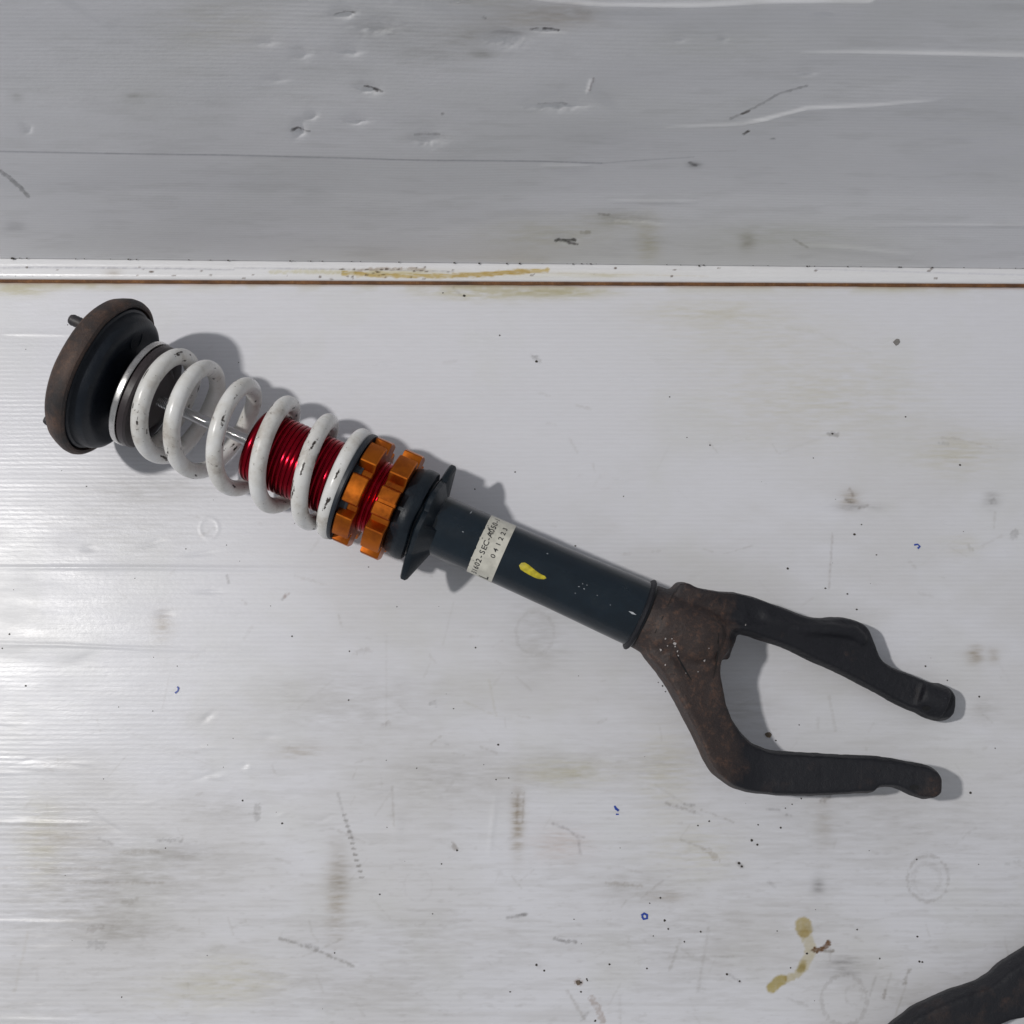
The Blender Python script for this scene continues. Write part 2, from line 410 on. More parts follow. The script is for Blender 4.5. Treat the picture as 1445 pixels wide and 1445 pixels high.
# brown streaks, scuffs and scratches
for pts, w, c, st in [
        ([(993, 1198), (1003, 1203), (1013, 1213)], 4, (.55, .48, .36), .8), ([(1040, 1217), (1046, 1223)], 2.5, DK, .9),
        ([(836, 1410), (842, 1420), (850, 1440)], 4.5, (.40, .26, .17), .8), ([(815, 1385), (819, 1388)], 4, (.30, .15, .08), .9),
        ([(783, 1325), (795, 1328), (812, 1329)], 2.6, DK, .95), ([(716, 1296), (740, 1291)], 2.2, DK, .7), ([(733, 1292), (742, 1290)], 2.2, DK, .9),
        ([(640, 1190), (643, 1197)], 3, (.3, .24, .18), .9), ([(395, 1325), (430, 1336), (455, 1345), (500, 1364)], 2, (.34, .32, .28), .9),
        ([(430, 1333), (448, 1338)], 2.4, DK, .6), ([(455, 1338), (480, 1326)], 1.4, G, .8), ([(436, 1300), (440, 1318), (448, 1328)], 1.4, G, .6),
        ([(477, 1120), (482, 1140), (490, 1165), (498, 1185)], 1.6, DK, .45), ([(363, 1137), (362, 1155)], 4, DK, .45), ([(352, 1148), (366, 1148)], 1.5, DK, .6),
        ([(222, 1186), (256, 1186)], 2.6, DK, .62), ([(170, 1202), (222, 1202)], 2.5, (.4, .34, .26), .5), ([(140, 1184), (160, 1192)], 2, DK, .4),
        ([(175, 1274), (192, 1270)], 4, (.4, .36, .3), .5), ([(128, 1333), (144, 1334)], 6, (.4, .4, .4), .5), ([(125, 1312), (142, 1308)], 4, (.45, .4, .36), .6),
        ([(0, 1225), (140, 1226)], 1.6, (.55, .5, .44), .6), ([(0, 1163), (120, 1165)], 1.8, (.6, .56, .5), .5), ([(100, 1246), (230, 1246)], 1.6, (.5, .44, .36), .6),
        ([(553, 1110), (556, 1165)], 1.3, (.5, .46, .4), .6), ([(530, 1150), (550, 1120)], 1.3, G, .5), ([(740, 1118), (737, 1160)], 1.6, (.35, .26, .16), .7), ([(731, 1122), (729, 1160)], 1.4, (.35, .26, .16), .7),
        ([(780, 1162), (800, 1170), (815, 1182), (819, 1205)], 1.6, (.45, .42, .42), .8), ([(800, 1170), (824, 1182)], 1.2, (.45, .42, .42), .7),
        ([(856, 1246), (905, 1250)], 2.4, (.5, .44, .34), .6), ([(905, 1268), (935, 1243)], 1.5, (.5, .46, .4), .5), ([(925, 1108), (990, 1150)], 1.5, G, .5),
        ([(940, 1133), (980, 1146)], 2, (.32, .28, .24), .7), ([(990, 1143), (1035, 1160)], 1.2, (.4, .36, .3), .7), ([(960, 1185), (995, 1198)], 1.2, (.4, .36, .3), .6),
        ([(960, 1327), (945, 1370)], 2, (.5, .48, .42), .6), ([(1000, 1310), (985, 1400)], 2, (.55, .52, .48), .5), ([(800, 1398), (826, 1440)], 2, (.5, .46, .4), .6),
        ([(875, 1405), (876, 1445)], 1.5, G, .5), ([(945, 1350), (1035, 1350)], 1.5, (.6, .58, .54), .5), ([(1028, 1375), (1045, 1386)], 1.5, DK, .5),
        ([(1283, 1370), (1277, 1388)], 2.6, (.22, .17, .10), .8), ([(1250, 1398), (1247, 1408)], 2.6, (.26, .2, .13), .8), ([(1280, 1388), (1262, 1440)], 1.2, (.5, .46, .38), .6),
        ([(1236, 1380), (1228, 1405)], 1.4, (.5, .48, .44), .6), ([(1258, 1375), (1250, 1400)], 1.4, (.5, .48, .44), .5),
        ([(1170, 830), (1175, 752)], 1.3, (.52, .48, .44), .85), ([(1326, 625), (1338, 626)], 2, (.5, .5, .5), .7), ([(1215, 890), (1300, 892)], 1, G, .2),
        ([(1095, 1030), (1060, 1020)], 1.4, G, .3), ([(1230, 500), (1150, 470), (1110, 462)], 2.4, (.86, .86, .82), .5), ([(1100, 640), (1170, 612)], 1.5, (.8, .8, .77), .5),
        ([(320, 812), (322, 822)], 1.6, DK, .6), ([(402, 842), (406, 838)], 2, (.3, .14, .08), .9), ([(398, 846), (402, 842)], 1.6, DK, .6),
        ([(545, 895), (545, 1020)], 1.2, G, .35), ([(541, 1024), (549, 1020)], 3, (.35, .3, .26), .6), ([(610, 993), (614, 993)], 4, DK, .5), ([(505, 920), (520, 918)], 4, (.5, .47, .44), .5),
        ([(625, 910), (640, 850)], 1.2, G, .4), ([(420, 1000), (470, 960)], 1.3, G, .4), ([(655, 990), (700, 1010), (690, 960)], 1.5, (.7, .66, .5), .4),
        ([(650, 415), (632, 400)], 1.4, DK, .4), ([(755, 505), (762, 508)], 3, DK, .6), ([(750, 500), (752, 503)], 1.8, DK, .6), ([(1170, 612), (1182, 614)], 3, DK, .7),
        ([(1205, 700), (1200, 690)], 2.2, (.3, .22, .15), .7), ([(1212, 717), (1225, 713)], 1.4, (.3, .25, .2), .8), ([(1195, 705), (1205, 710)], 2, DK, .7),
        ([(1432, 752), (1432, 757)], 4.5, DK, .5), ([(1367, 770), (1371, 776)], 3, (.5, .48, .4), .6), ([(1405, 705), (1400, 708)], 3, DK, .4),
        ([(1095, 1250), (1086, 1243)], 1.4, DK, .4), ([(1083, 1245), (1095, 1253)], 1.2, DK, .4), ([(1440, 1215), (1420, 1220)], 2, (.5, .5, .46), .5),
        ([(1112, 1410), (1140, 1420)], 2, (.5, .48, .44), .5), ([(1160, 1130), (1170, 1125)], 3, (.3, .25, .2), .7), ([(1083, 1142), (1100, 1143)], 1.2, DK, .6), ([(1110, 1150), (1116, 1151)], 1.2, DK, .7),
        ([(630, 1050), (633, 1050)], 1.5, DK, .5), ([(820, 1440), (830, 1430)], 2, DK, .5), ([(966, 1135), (980, 1137)], 1.6, DK, .7),
        ([(40, 1315), (20, 1400)], 2, (.75, .7, .6), .4), ([(0, 1252), (200, 1255)], 1.1, G, .4), ([(240, 1190), (300, 1190)], 2, G, .4)]:
    S.mark(pts, w*.95, c, st*.46, 2.0, .85)
for i in range(12):      # dashed tyre-like print by the lower left crack
    S.mark([(484+2.2*i, 1150+8*i), (488+2.2*i, 1150+8*i)], 1.6, (.35, .33, .3), .6, .8, .5)
for (cx_, cy_, r_, w_, st) in [(1310, 1240, 29, 2.0, .45), (1308, 1240, 19, 3.0, .22), (1192, 1412, 32, 2.6, .38), (755, 893, 27, 2.2, .2), (1205, 1405, 12, 2, .2), (590, 1250, 20, 1.4, .15)]:
    c_ = [(cx_+r_*math.cos(t), cy_+r_*1.12*math.sin(t)) for t in np.linspace(0, 2*math.pi, 30)]
    S.mark(c_, w_, (.45, .42, .38), st*.6, 1.6, 1.0)
# random scuffs over the whole board
for i in range(240):
    x = rng.uniform(0, 1445); y = 470+970*rng.random()**.6; l = rng.uniform(3, 26)*(1 if rng.random() < .8 else 2.6); t = rng.normal(0, .5) if rng.random() < .5 else rng.uniform(0, 3.14)
    S.mark([(x, y), (x+l*math.cos(t), y+l*math.sin(t))], rng.uniform(.5, 2.0), (.50, .46, .40), rng.uniform(.04, .20), 1.4, .9)
# stain by the gap
gpy = 396.5+(403-396.5)*px/1445
d = py-gpy
a = np.exp(-((d-.8)/1.7)**2)*.7; S.col *= 1-np.clip(a, 0, 1)[:, None]*(1-np.array((.50, .25, .12)))
a = np.exp(-(np.maximum(d, 0)/11)**2)*sstep(.42, .7, fbm(px/40, py/12, 4, 3))*.6; S.col *= 1-a[:, None]*(1-np.array((.80, .76, .58)))
# dents, creases
for (x, y, rx, ry, h, t) in [(125, 773, 12, 6, -.0008, 0), (215, 766, 22, 6, -.0007, -.25), (283, 781, 26, 4, -.0007, -.1), (295, 835, 22, 4, -.0007, 0), (232, 866, 14, 5, -.0007, 0),
        (115, 930, 26, 7, -.0006, -.3), (300, 663, 60, 5, .0008, 0), (292, 1012, 12, 5, -.0007, -.6), (378, 1040, 14, 6, -.0006, 0), (295, 1055, 20, 4, .0004, 0), (560, 1165, 10, 22, .0006, .1),
        (75, 1085, 60, 8, .0004, .1), (70, 1340, 40, 7, .0005, -.1), (140, 1240, 30, 6, .0005, 0), (1050, 800, 10, 6, -.0005, 0), (980, 815, 9, 5, -.0005, 0), (1210, 700, 40, 10, -.0005, 0),
        (350, 1085, 9, 5, .0005, 0), (400, 560, 30, 3, -.0002, 0), (640, 560, 120, 3, -.00025, 0), (345, 1080, 6, 5, -.0005, 0), (1190, 860, 20, 4, .0004, 0), (860, 560, 14, 3, -.0004, 0)]:
    S.dent(x, y, rx, ry, h*.55, t)
for pts, w, h in [([(-40, 801), (200, 801), (330, 802), (460, 803)], 3.2, .0006), ([(-40, 908), (90, 910), (200, 915), (290, 917)], 2.6, .0004), ([(430, 536), (520, 533), (700, 534)], 3, -.0003),
        ([(-20, 1160), (130, 1162)], 3, .0004), ([(-20, 1438), (120, 1440)], 3, .0004), ([(-20, 1300), (150, 1303)], 3, .00035), ([(700, 1120), (690, 1210)], 4, .0003), ([(395, 1325), (500, 1364)], 2.4, -.0005),
        ([(860, 560), (1170, 615)], 3, -.00012), ([(0, 470), (110, 472)], 3, .0003), ([(1150, 830), (1250, 842)], 3, .0002)]:
    S.ridge(pts, w, h)
c_ = [(295+13*math.cos(t), 745+14*math.sin(t)) for t in np.linspace(0, 2*math.pi, 20)]; S.ridge(c_, 2.4, .00016, False)
for i in range(46):
    x = rng.uniform(0, 700)**1.0; y = rng.uniform(1000, 1440); S.dent(x*rng.random()**.6, y, rng.uniform(5, 30), rng.uniform(2, 5), rng.uniform(-.0003, .0003), rng.normal(0, .2))
Zf = undulate(X, Y)+S.dsp
Zf = Zf-.0010*np.exp(-(d/2.5)**2)
floor = grid_mesh('floor', X, Y, Zf-.0004, S.col, M_floor, nx, ny)
tag(floor, 'scuffed white fluted plastic board lying flat under the strut', kind='structure')
def floor_z(x, y): return float(undulate(np.array([x]), np.array([y]))[0])-.0004

# ------------------------------------------------------------------ bright strip along the foot of the upright board
WL = P(0, 364.5, .004), P(1445, 379, .004)
ws = (WL[1][1]-WL[0][1])/(WL[1][0]-WL[0][0])
def wall_y(x): return WL[0][1]+ws*(x-WL[0][0])
xs2 = axis_coords(-.50, .50, .0010, -1.6, 1.6)
prof = [(0.0, -.004), (.0001, -.0012), (.0003, .0006), (.0008, .0015), (.0016, .0020), (.0026, .0022)]
k = np.linspace(.0034, .040, 44)
prof += [(float(t), .0022+.0006*math.sin(t*260)*math.exp(-t*60)) for t in k]
rowsX, rowsY, rowsZ = [], [], []
for (dy, z) in prof:
    rowsX.append(xs2); rowsY.append(gap_y(xs2)+.0009+dy); rowsZ.append(np.full_like(xs2, z))
X = np.concatenate(rowsX); Y = np.concatenate(rowsY); Z = np.concatenate(rowsZ)
px, py = proj(X, Y, Z); T = Sheet(px, py)
n = fbm(px/60, py/4, 6, 3); T.col *= 1-(sstep(.5, .8, n)*.12)[:, None]*(1-np.array((.8, .8, .82)))
T.mark([(485, 386), (560, 389), (650, 390), (720, 384), (772, 381)], 3.0, (.76, .60, .28), .85, 1.3, .7, True)
T.mark([(640, 388), (700, 386), (745, 383)], 3.2, (.80, .68, .40), .7, 1.3, .6, True)
T.mark([(500, 383), (520, 380), (560, 379), (600, 380)], 1.6, (.45, .34, .24), .5, 1.0, .9)
T.mark([(380, 384), (440, 383), (500, 384)], 2.4, (.85, .82, .66), .8, 1.5, .6)
T.blot(550, 385, 80, 5, (.78, .70, .42), .8); T.blot(160, 385, 14, 6, (.7, .66, .6), .6); T.blot(850, 389, 40, 3, (.8, .76, .6), .6); T.blot(740, 388, 200, 6, (.9, .86, .7), .4)
T.mark([(0, 378), (60, 377), (250, 379), (330, 381)], 1.0, (.62, .62, .66), .7, .8, .5); T.mark([(330, 378), (480, 380), (640, 383)], .9, (.62, .62, .66), .6, .8, .5)
T.mark([(1150, 380), (1445, 388)], .9, (.74, .74, .80), .5, .8, .5); T.mark([(720, 384), (1000, 390)], .8, (.85, .8, .7), .5, .8, .5)
T.ridge([(-30, 372), (250, 373), (600, 377)], 1.5, .0004, False)
gpy = 396.5+(403-396.5)*px/1445
a = np.exp(-((py-gpy+.6)/1.6)**2)*.9; T.col *= 1-a[:, None]*(1-np.array((.46, .22, .10)))
for i in range(60):
    x = rng.choice([rng.uniform(480, 640), rng.uniform(0, 1445)]); y = rng.uniform(376, 394); T.mark([(x, y), (x+rng.uniform(0, 4), y)], rng.uniform(.6, 1.3), (.18, .13, .1), .8, .6, .5)
strip = grid_mesh('plastic_strip', X, Y, Z+T.dsp, T.col, M_strip, len(xs2), len(prof))
tag(strip, 'narrow glossy white plastic strip with brown stains along the foot of the upright board', 'strip')
# brown rust packed in the gap
seg = np.linspace(-1.5, 1.5, 600); vs = []; fs = []
for i, x in enumerate(seg):
    y = gap_y(x); r_ = .0003*rng.random()
    vs += [(x, y-.0012-r_, -.0003), (x, y+.0003, .0003+.0004*rng.random()), (x, y+.0022, .0002)]
    if i:
        q = 3*i; fs += [(q-3, q, q+1, q-2), (q-2, q+1, q+2, q-1)]
M_gap = rusty('gap_rust', (.10, .045, .02), (.22, .095, .035), (.34, .17, .06), .46, .8, .0005)
g = mesh_obj('rust_line', vs, fs, M_gap, strip); g['label'] = 'brown rust line in the gap before the strip'

# ------------------------------------------------------------------ upright board
xs3 = axis_coords(-.45, .45, .0010, -1.6, 1.6)
zs3 = axis_coords(.003, .40, .0010, .0028, .62); zs3 = zs3[zs3 > .0027]
X, Z = np.meshgrid(xs3, zs3); X = X.ravel(); Z = Z.ravel()
Y = wall_y(X)
px, py = proj(X, Y, Z); px = np.clip(px, -3000, 5000); py = np.clip(py, -4000, 5000)
V = Sheet(px, py)
n1 = fbm(px/260, py/90, 11, 4); n2 = fbm(px/70, py/9, 12, 4)
a = sstep(.45, .75, n1)*.35; V.col *= 1-a[:, None]*(1-np.array((.88, .89, .86)))
a = sstep(.52, .8, n2)*.22; V.col *= 1-a[:, None]*(1-np.array((.70, .70, .68)))
a = sstep(300, 362, py)*sstep(560, 850, px)*(1-sstep(1150, 1400, px))*.5; V.col *= 1-a[:, None]*(1-np.array((.93, .93, .86)))
for (x, y, rx, ry, c, st) in [(540, 65, 60, 22, (.66, .66, .64), .45), (660, 70, 60, 20, (.64, .63, .58), .45), (740, 45, 60, 20, (.7, .66, .58), .5), (800, 40, 50, 18, (.7, .64, .56), .5), (600, 100, 60, 20, (.7, .7, .67), .4),
        (680, 96, 20, 7, (.5, .5, .46), .5), (715, 68, 30, 5, (.5, .5, .5), .6), (310, 60, 90, 40, (.85, .83, .74), .4), (200, 155, 40, 20, (.75, .75, .7), .3), (870, 320, 50, 12, (.72, .70, .6), .6), (915, 345, 18, 30, (.72, .68, .5), .5),
        (770, 335, 100, 22, (.84, .82, .7), .5), (1100, 340, 120, 18, (.8, .8, .72), .5), (1055, 345, 12, 14, (.6, .58, .5), .6), (1000, 80, 120, 26, (.84, .85, .8), .4), (20, 325, 16, 6, (.55, .55, .55), .6), (340, 10, 60, 8, (.66, .64, .58), .6), (850, 215, 80, 40, (.9, .9, .9), .5),
        (690, 20, 60, 12, (.8, .77, .68), .4), (1380, 200, 120, 120, (.93, .93, .97), .3), (980, 249, 10, 5, (.4, .4, .4), .7), (22, 155, 10, 6, (.6, .6, .56), .5), (185, 153, 10, 3, (.6, .6, .56), .5)]:
    V.blot(x, y, rx, ry, c, st)
DG = (.22, .21, .21)
for pts, w, c, st in [
        ([(0, 254), (12, 262), (28, 276), (38, 287)], 2.6, (.42, .42, .42), .75), ([(1030, 183), (1050, 175), (1075, 163), (1100, 149), (1140, 139)], 1.6, (.5, .5, .5), .6), ([(1048, 176), (1058, 172)], 1.5, DK, .8),
        ([(1051, 205), (1056, 201)], 1.6, (.12, .11, .1), 1), ([(412, 199), (424, 201)], 2.4, DG, .85), ([(424, 199), (436, 200)], 1.2, DG, .5), ([(514, 143), (538, 148)], 1.8, DG, .9),
        ([(472, 46), (500, 43)], 1.1, DG, .7), ([(750, 61), (758, 61)], 1.4, DG, .9), ([(768, 62), (788, 62)], 1.4, DG, .9), ([(784, 343), (800, 344), (812, 343)], 1.9, (.16, .16, .15), .95), ([(800, 346), (815, 348)], 1.2, DG, .8),
        ([(838, 128), (832, 143)], 1.3, (.5, .46, .46), .7), ([(845, 312), (860, 313)], 1.6, (.5, .48, .44), .7), ([(820, 334), (832, 334)], 2, (.6, .57, .5), .6), ([(1120, 342), (1140, 352)], 1.3, (.6, .58, .54), .6), ([(760, 165), (800, 166)], 1.2, (.5, .5, .5), .5),
        ([(624, 176), (625, 177)], 1.4, DK, .8), ([(682, 45), (684, 47)], 2, DG, .6), ([(690, 17), (700, 17)], 1, DG, .6), ([(974, 246), (982, 250)], 1.8, DG, .6), ([(1088, 212), (1094, 212)], 1.2, DG, .5), ([(585, 205), (620, 205)], 1.6, (.6, .6, .6), .6)]:
    V.mark(pts, w, c, st, .8, .55)
seamp = [(-100, 224), (0, 226), (160, 229), (320, 232), (480, 235), (640, 239), (760, 243), (850, 247)]
V.mark(seamp, .9, (.52, .52, .55), .75, .7, .15); V.mark([(850, 247), (980, 238)], .8, (.6, .6, .62), .5, .7, .3); V.mark([(945, 231), (1040, 229)], .7, (.8, .8, .8), .5, .7, .3)
for pts, w, h in [
        ([(480, 8), (560, 4), (620, 12), (700, 11), (760, 20), (850, 28), (1000, 27), (1100, 23), (1230, 22), (1238, 17), (1445, 16), (1600, 16)], 4.0, -.0014),
        ([(1130, 93), (1200, 93), (1445, 95), (1600, 95)], 3.0, -.0013), ([(940, 196), (1050, 191), (1090, 182), (1140, 170), (1230, 166), (1330, 157)], 2.6, -.0011), ([(1040, 187), (1150, 182)], 2.4, -.0005),
        ([(1230, 326), (1445, 326), (1600, 326)], 2, -.0005), ([(1125, 350), (1200, 353), (1290, 363)], 3, -.0009), ([(860, 297), (985, 298)], 2, -.0005),
        ([(765, 249), (835, 250)], 2.5, -.0006), ([(836, 128), (833, 142), (829, 150)], 2.6, -.0012), ([(835, 30), (960, 34)], 5, .0008)]:
    V.ridge(pts, w, h, True)
for (x, y, rx, ry, h, t) in [(785, 167, 42, 5, .0032, 0), (715, 76, 30, 9, .0030, 0), (520, 148, 18, 3.5, .0028, .1), (420, 202, 9, 5, .0040, .3), (485, 46, 18, 4, .0026, -.15), (492, 97, 18, 4, .0022, 0), (605, 213, 28, 7, .0018, 0),
        (504, 188, 18, 3.2, .0022, 0), (440, 182, 10, 3, .0016, -.2), (770, 63, 24, 3, .0022, 0), (65, 12, 14, 3, -.002, 0), (425, 102, 14, 5, .0016, -.3), (373, 85, 18, 3, .0011, 0), (1165, 40, 18, 3.5, .0018, 0), (1140, 121, 14, 4, .0014, 0), (1020, 73, 8, 3, .0018, 0), (960, 73, 12, 3, .0012, 0),
        (38, 198, 8, 4, .0012, -.5), (800, 344, 16, 3, .0016, 0), (520, 5, 16, 4, .0018, 0), (195, 2, 10, 4, .0018, 0), (390, 135, 18, 3, .0009, 0), (640, 20, 90, 8, -.0022, 0), (880, 320, 30, 4, .0014, .1), (530, 64, 40, 8, .0014, 0), (910, 320, 30, 3, .001, .1), (820, 36, 30, 5, .0018, .1)]:
    V.dent(x, y, rx, ry*1.3, h*.8, t, True)
und = (fbm(X*4, Z*7, 15, 3)-.5)*.006*np.clip(Z/.05, 0, 1)
# the board is folded slightly at the seam: its foot slopes out a little
zseam = .112
tilt = np.where(Z < zseam, (zseam-Z)*.06, (Z-zseam)*-.01)
Yw = Y-tilt+zseam*.06+V.dsp+und+.0005
rowz = np.maximum(Z, .0028)
edge = (fbm(X*60, X*0, 3, 3)-.5)*.0010
rowz = rowz+np.where(Z < .006, edge, 0)
wall = grid_mesh('upright_board', X, Yw, rowz, V.col, M_wall, len(xs3), len(zs3))
tag(wall, 'large dented grey-white fluted plastic board standing upright behind the strut', 'board')
# thickness: the cut bottom edge and the back
xb = np.linspace(-1.6, 1.6, 200); yb = wall_y(xb)+.004
vs = []; fs = []
for i, (x, y) in enumerate(zip(xb, yb)):
    vs += [(x, y-.0025, .0042), (x, y+.030, .0042), (x, y+.030, .62)]
    if i: q = 3*i; fs += [(q-3, q, q+1, q-2), (q-2, q+1, q+2, q-1)]
bk = mesh_obj('back_skin', vs, fs, plain('board_back', (.5, .5, .52), .6), wall)

# ------------------------------------------------------------------ strut axis
AX = np.array((.9139, .4058)); A0 = np.array((150.0, 532.8))
def axpx(t): return A0+AX*t
pa, pb = axpx(0), axpx(825)
AW = P(pa[0], pa[1], .0620); BW = P(pb[0], pb[1], .0440)
u = (BW-AW)/np.linalg.norm(BW-AW)
nn = np.cross(np.array((0, 0, 1.0)), u); nn /= np.linalg.norm(nn)       # level, points to the top of the picture
ww = np.cross(u, nn)
if ww[2] < 0: ww = -ww
def onaxis(t):
    p = axpx(t)
    d = P(p[0], p[1], 0)-CAMPOS; d /= np.linalg.norm(d)
    # closest point on the axis to the sight line
    w0 = AW-CAMPOS; b_ = np.dot(u, d); dd = np.dot(u, w0); e = np.dot(d, w0)
    s = (b_*e-dd)/(1-b_*b_)
    return AW+u*s
def R_(r, t):
    return r*depth(onaxis(t))/F
STRUT = empty('strut', tuple(P(*axpx(60), 0)))
STRUT.location.z = 0
tag(STRUT, 'car suspension strut with white coil spring, red threaded body, orange rings and rusty fork', 'strut')
def ring(c, r, seg, ph=0):
    a = np.linspace(0, 2*math.pi, seg, endpoint=False)+ph
    return [c+r*(math.cos(t)*nn+math.sin(t)*ww) for t in a]
def lathe(name, prof, m, parent=STRUT, seg=96, smooth=True, close=True, wob=0, deg=30):
    """prof: (t, r) pairs measured in the photograph along and across the strut"""
    vs = []; fs = []
    for (t, r) in prof:
        c = onaxis(t); vs += ring(c, max(R_(r, t), 1e-5), seg)
    k = len(prof)
    for i in range(k-1):
        for j in range(seg):
            a = i*seg+j; b = i*seg+(j+1) % seg
            fs.append((a, a+seg, b+seg, b))
    if close:
        fs.append(tuple(range(seg))); fs.append(tuple(range((k-1)*seg, k*seg))[::-1])
    vs = np.array(vs)
    if wob:
        for i, v in enumerate(vs):
            q = mnoise.noise(Vector(v)*55); vs[i] = v+ww*wob*q+u*wob*.6*mnoise.noise(Vector(v)*40+Vector((5, 5, 5)))
    o = mesh_obj(name, vs, fs, m, parent, smooth)
    bm = bmesh.new(); bm.from_mesh(o.data); bmesh.ops.recalc_face_normals(bm, faces=bm.faces); bm.to_mesh(o.data); bm.free()
    if smooth: autosmooth(o, deg)
    return o

# --- top mount: rusty rolled rim round a black dished plate
lathe('mount_rim', [(-26, 60), (-27, 96), (-25, 104), (-20, 110), (-12, 114), (-4, 117), (2, 117.5), (6, 116), (8, 112.5), (7.5, 109), (4, 107.5), (-2, 106.5), (-6, 106)], M_ring, close=False, wob=.0007)
lathe('mount_plate', [(-6, 107), (4, 106.5), (7, 105), (8.5, 102), (12, 101), (19, 100), (25, 97), (29, 91), (30.5, 84), (29, 76), (28.5, 66), (30, 58), (33, 52), (36, 44), (37, 20)], M_black, wob=.0005)
lathe('mount_back', [(-27, 96), (-30, 80), (-30, 10)], M_black)
def rod_between(name, p0, p1, r, m, parent=STRUT, seg=24, tip=.2):
    p0 = np.array(p0); p1 = np.array(p1); L_ = np.linalg.norm(p1-p0); ax = (p1-p0)/L_
    s1 = np.cross(ax, (0, 0, 1.0)); s1 /= np.linalg.norm(s1); s2 = np.cross(ax, s1)
    vs = []; fs = []; nth = 10; st = [(L_*.86*i/nth, r*(1 if i % 2 else .93)) for i in range(nth+1)]+[(L_-r*.5, r*.93), (L_-r*.12, r*.78), (L_, r*.45)]
    for (l, rr) in st: vs += [p0+ax*l+rr*(math.cos(a)*s1+math.sin(a)*s2) for a in np.linspace(0, 2*math.pi, seg, endpoint=False)]
    for i in range(len(st)-1):
        for j in range(seg): a = i*seg+j; b = i*seg+(j+1) % seg; fs.append((a, b, b+seg, a+seg))
    fs.append(tuple(range(seg))[::-1]); fs.append(tuple(range((len(st)-1)*seg, len(st)*seg)))
    o = mesh_obj(name, vs, fs, m, parent); autosmooth(o, 40); return o
def off(t, n, w): return onaxis(t)+R_(n, t)*nn+R_(w, t)*ww
rod_between('stud', off(-24, 44, 74), off(-49, 44, 74), R_(8, 0), M_stud)
rod_between('stud', off(-24, -88, -4), off(-51, -88, -4), R_(7.5, 0), M_stud)
rod_between('stud', off(-24, 44, -74), off(-54, 44, -74), R_(7.5, 0), M_stud)
# dark holes pressed in the plate: shallow cups
for (n_, w_, r_) in [(60, 38, 15)]:
    c = off(29.5, n_, w_); rr = R_(r_, 0); vs = []; fs = []
    for (dt, k_) in [(-.0030, 1.15), (.0003, 1.0), (.0002, .90), (-.0016, .84), (-.0016, .1)]:
        vs += [c+u*dt+rr*k_*(math.cos(a)*nn+math.sin(a)*ww) for a in np.linspace(0, 2*math.pi, 24, endpoint=False)]
    for i in range(4):
        for j in range(24): a = i*24+j; b = i*24+(j+1) % 24; fs.append((a, b, b+24, a+24))
    fs.append(tuple(range(96, 120)))
    mesh_obj('mount_hole', vs, fs, M_black, STRUT)
# --- upper perch
lathe('perch_hub', [(30, 50), (38, 42), (46, 40), (49, 66), (50.5, 74)], M_perchd)
lathe('upper_perch', [(50, 60), (51, 75.5), (52.5, 78), (54, 78.5), (59.5, 78.5), (60.5, 77.5), (61, 60)], M_silver, deg=25)
lathe('perch_pad', [(61, 40), (61, 74.5), (63, 76.5), (71, 76.5), (74, 74), (74, 50), (78, 46), (82, 40), (82, 10)], M_perchd)

# --- coil spring
turns = [(-.9, 77), (-.5, 79), (-.2, 82), (0, 92), (.5, 106), (1, 129.5), (1.5, 158), (2, 189.6), (2.5, 220), (3, 252), (3.5, 281), (4, 313), (4.5, 341.5), (5, 366), (5.25, 371.5), (5.5, 373.5), (5.9, 374.5)]
tk = np.array([a for a, b_ in turns]); tv = np.array([b_ for a, b_ in turns])
def smooth_interp(k_):
    s = 0
    for dk in (-.16, -.08, 0, .08, .16): s += np.interp(k_+dk, tk, tv)
    return s/5
K0 = -.42; NS = 600; seg = 26; vs = []; fs = []; chip = []
path = []
for i in range(NS+1):
    k_ = K0+(5.86-K0)*i/NS
    t = smooth_interp(k_); ph = 2*math.pi*k_
    t = t-float(np.interp(k_, [-.4, 1.5, 3, 5, 5.9], [13, 13, 9, 3, 0]))*max(-.6, math.sin(ph))
    c = onaxis(t); Rm = R_(71.0, t); path.append((c+Rm*(math.cos(ph)*nn+math.sin(ph)*ww), t, ph, k_))
chips = []
for q in range(210):
    chips.append((rng.integers(0, NS), rng.uniform(0, 2*math.pi), rng.uniform(.5, 3.2), rng.uniform(.03, .14), rng.normal(0, .9)))
for (k0, ang, l, w_) in [(2.28, 1.9, 3.2, .16), (2.24, 1.3, 1.5, .3), (3.1, 1.5, 4, .28), (3.06, 1.9, 2, .3), (3.14, 1.1, 3, .2), (4.15, 1.6, 4.5, .26), (4.19, 1.2, 2.5, .26), (1.42, 1.5, 2.5, .5), (.27, 2.1, 8, .16), (.20, 2.6, 5, .2), (1.3, 2.2, 3, .2), (3.0, 1.4, 1.6, .3), (4.38, 1.4, 2, .2), (5.3, 1.6, 1.8, .3), (5.22, 2.0, 2, .3)]:
    chips.append((int((k0-K0)/(5.86-K0)*NS), ang, l, w_, .5))
for i in range(NS+1):
    p, t, ph, k_ = path[i]
    q0 = path[max(i-1, 0)][0]; q1 = path[min(i+1, NS)][0]; tan = (q1-q0)/np.linalg.norm(q1-q0)
    out = p-onaxis(t); out -= tan*np.dot(out, tan); out /= np.linalg.norm(out); sd = np.cross(tan, out)
    rr = R_(11.6, t)
    endf = min(i, NS-i)
    if endf < 3: rr *= (.55, .85, .97)[endf]
    for j in range(seg):
        a = 2*math.pi*j/seg
        vs.append(p+rr*(math.cos(a)*out+math.sin(a)*sd)); c_ = 0.0
        chip.append(c_)
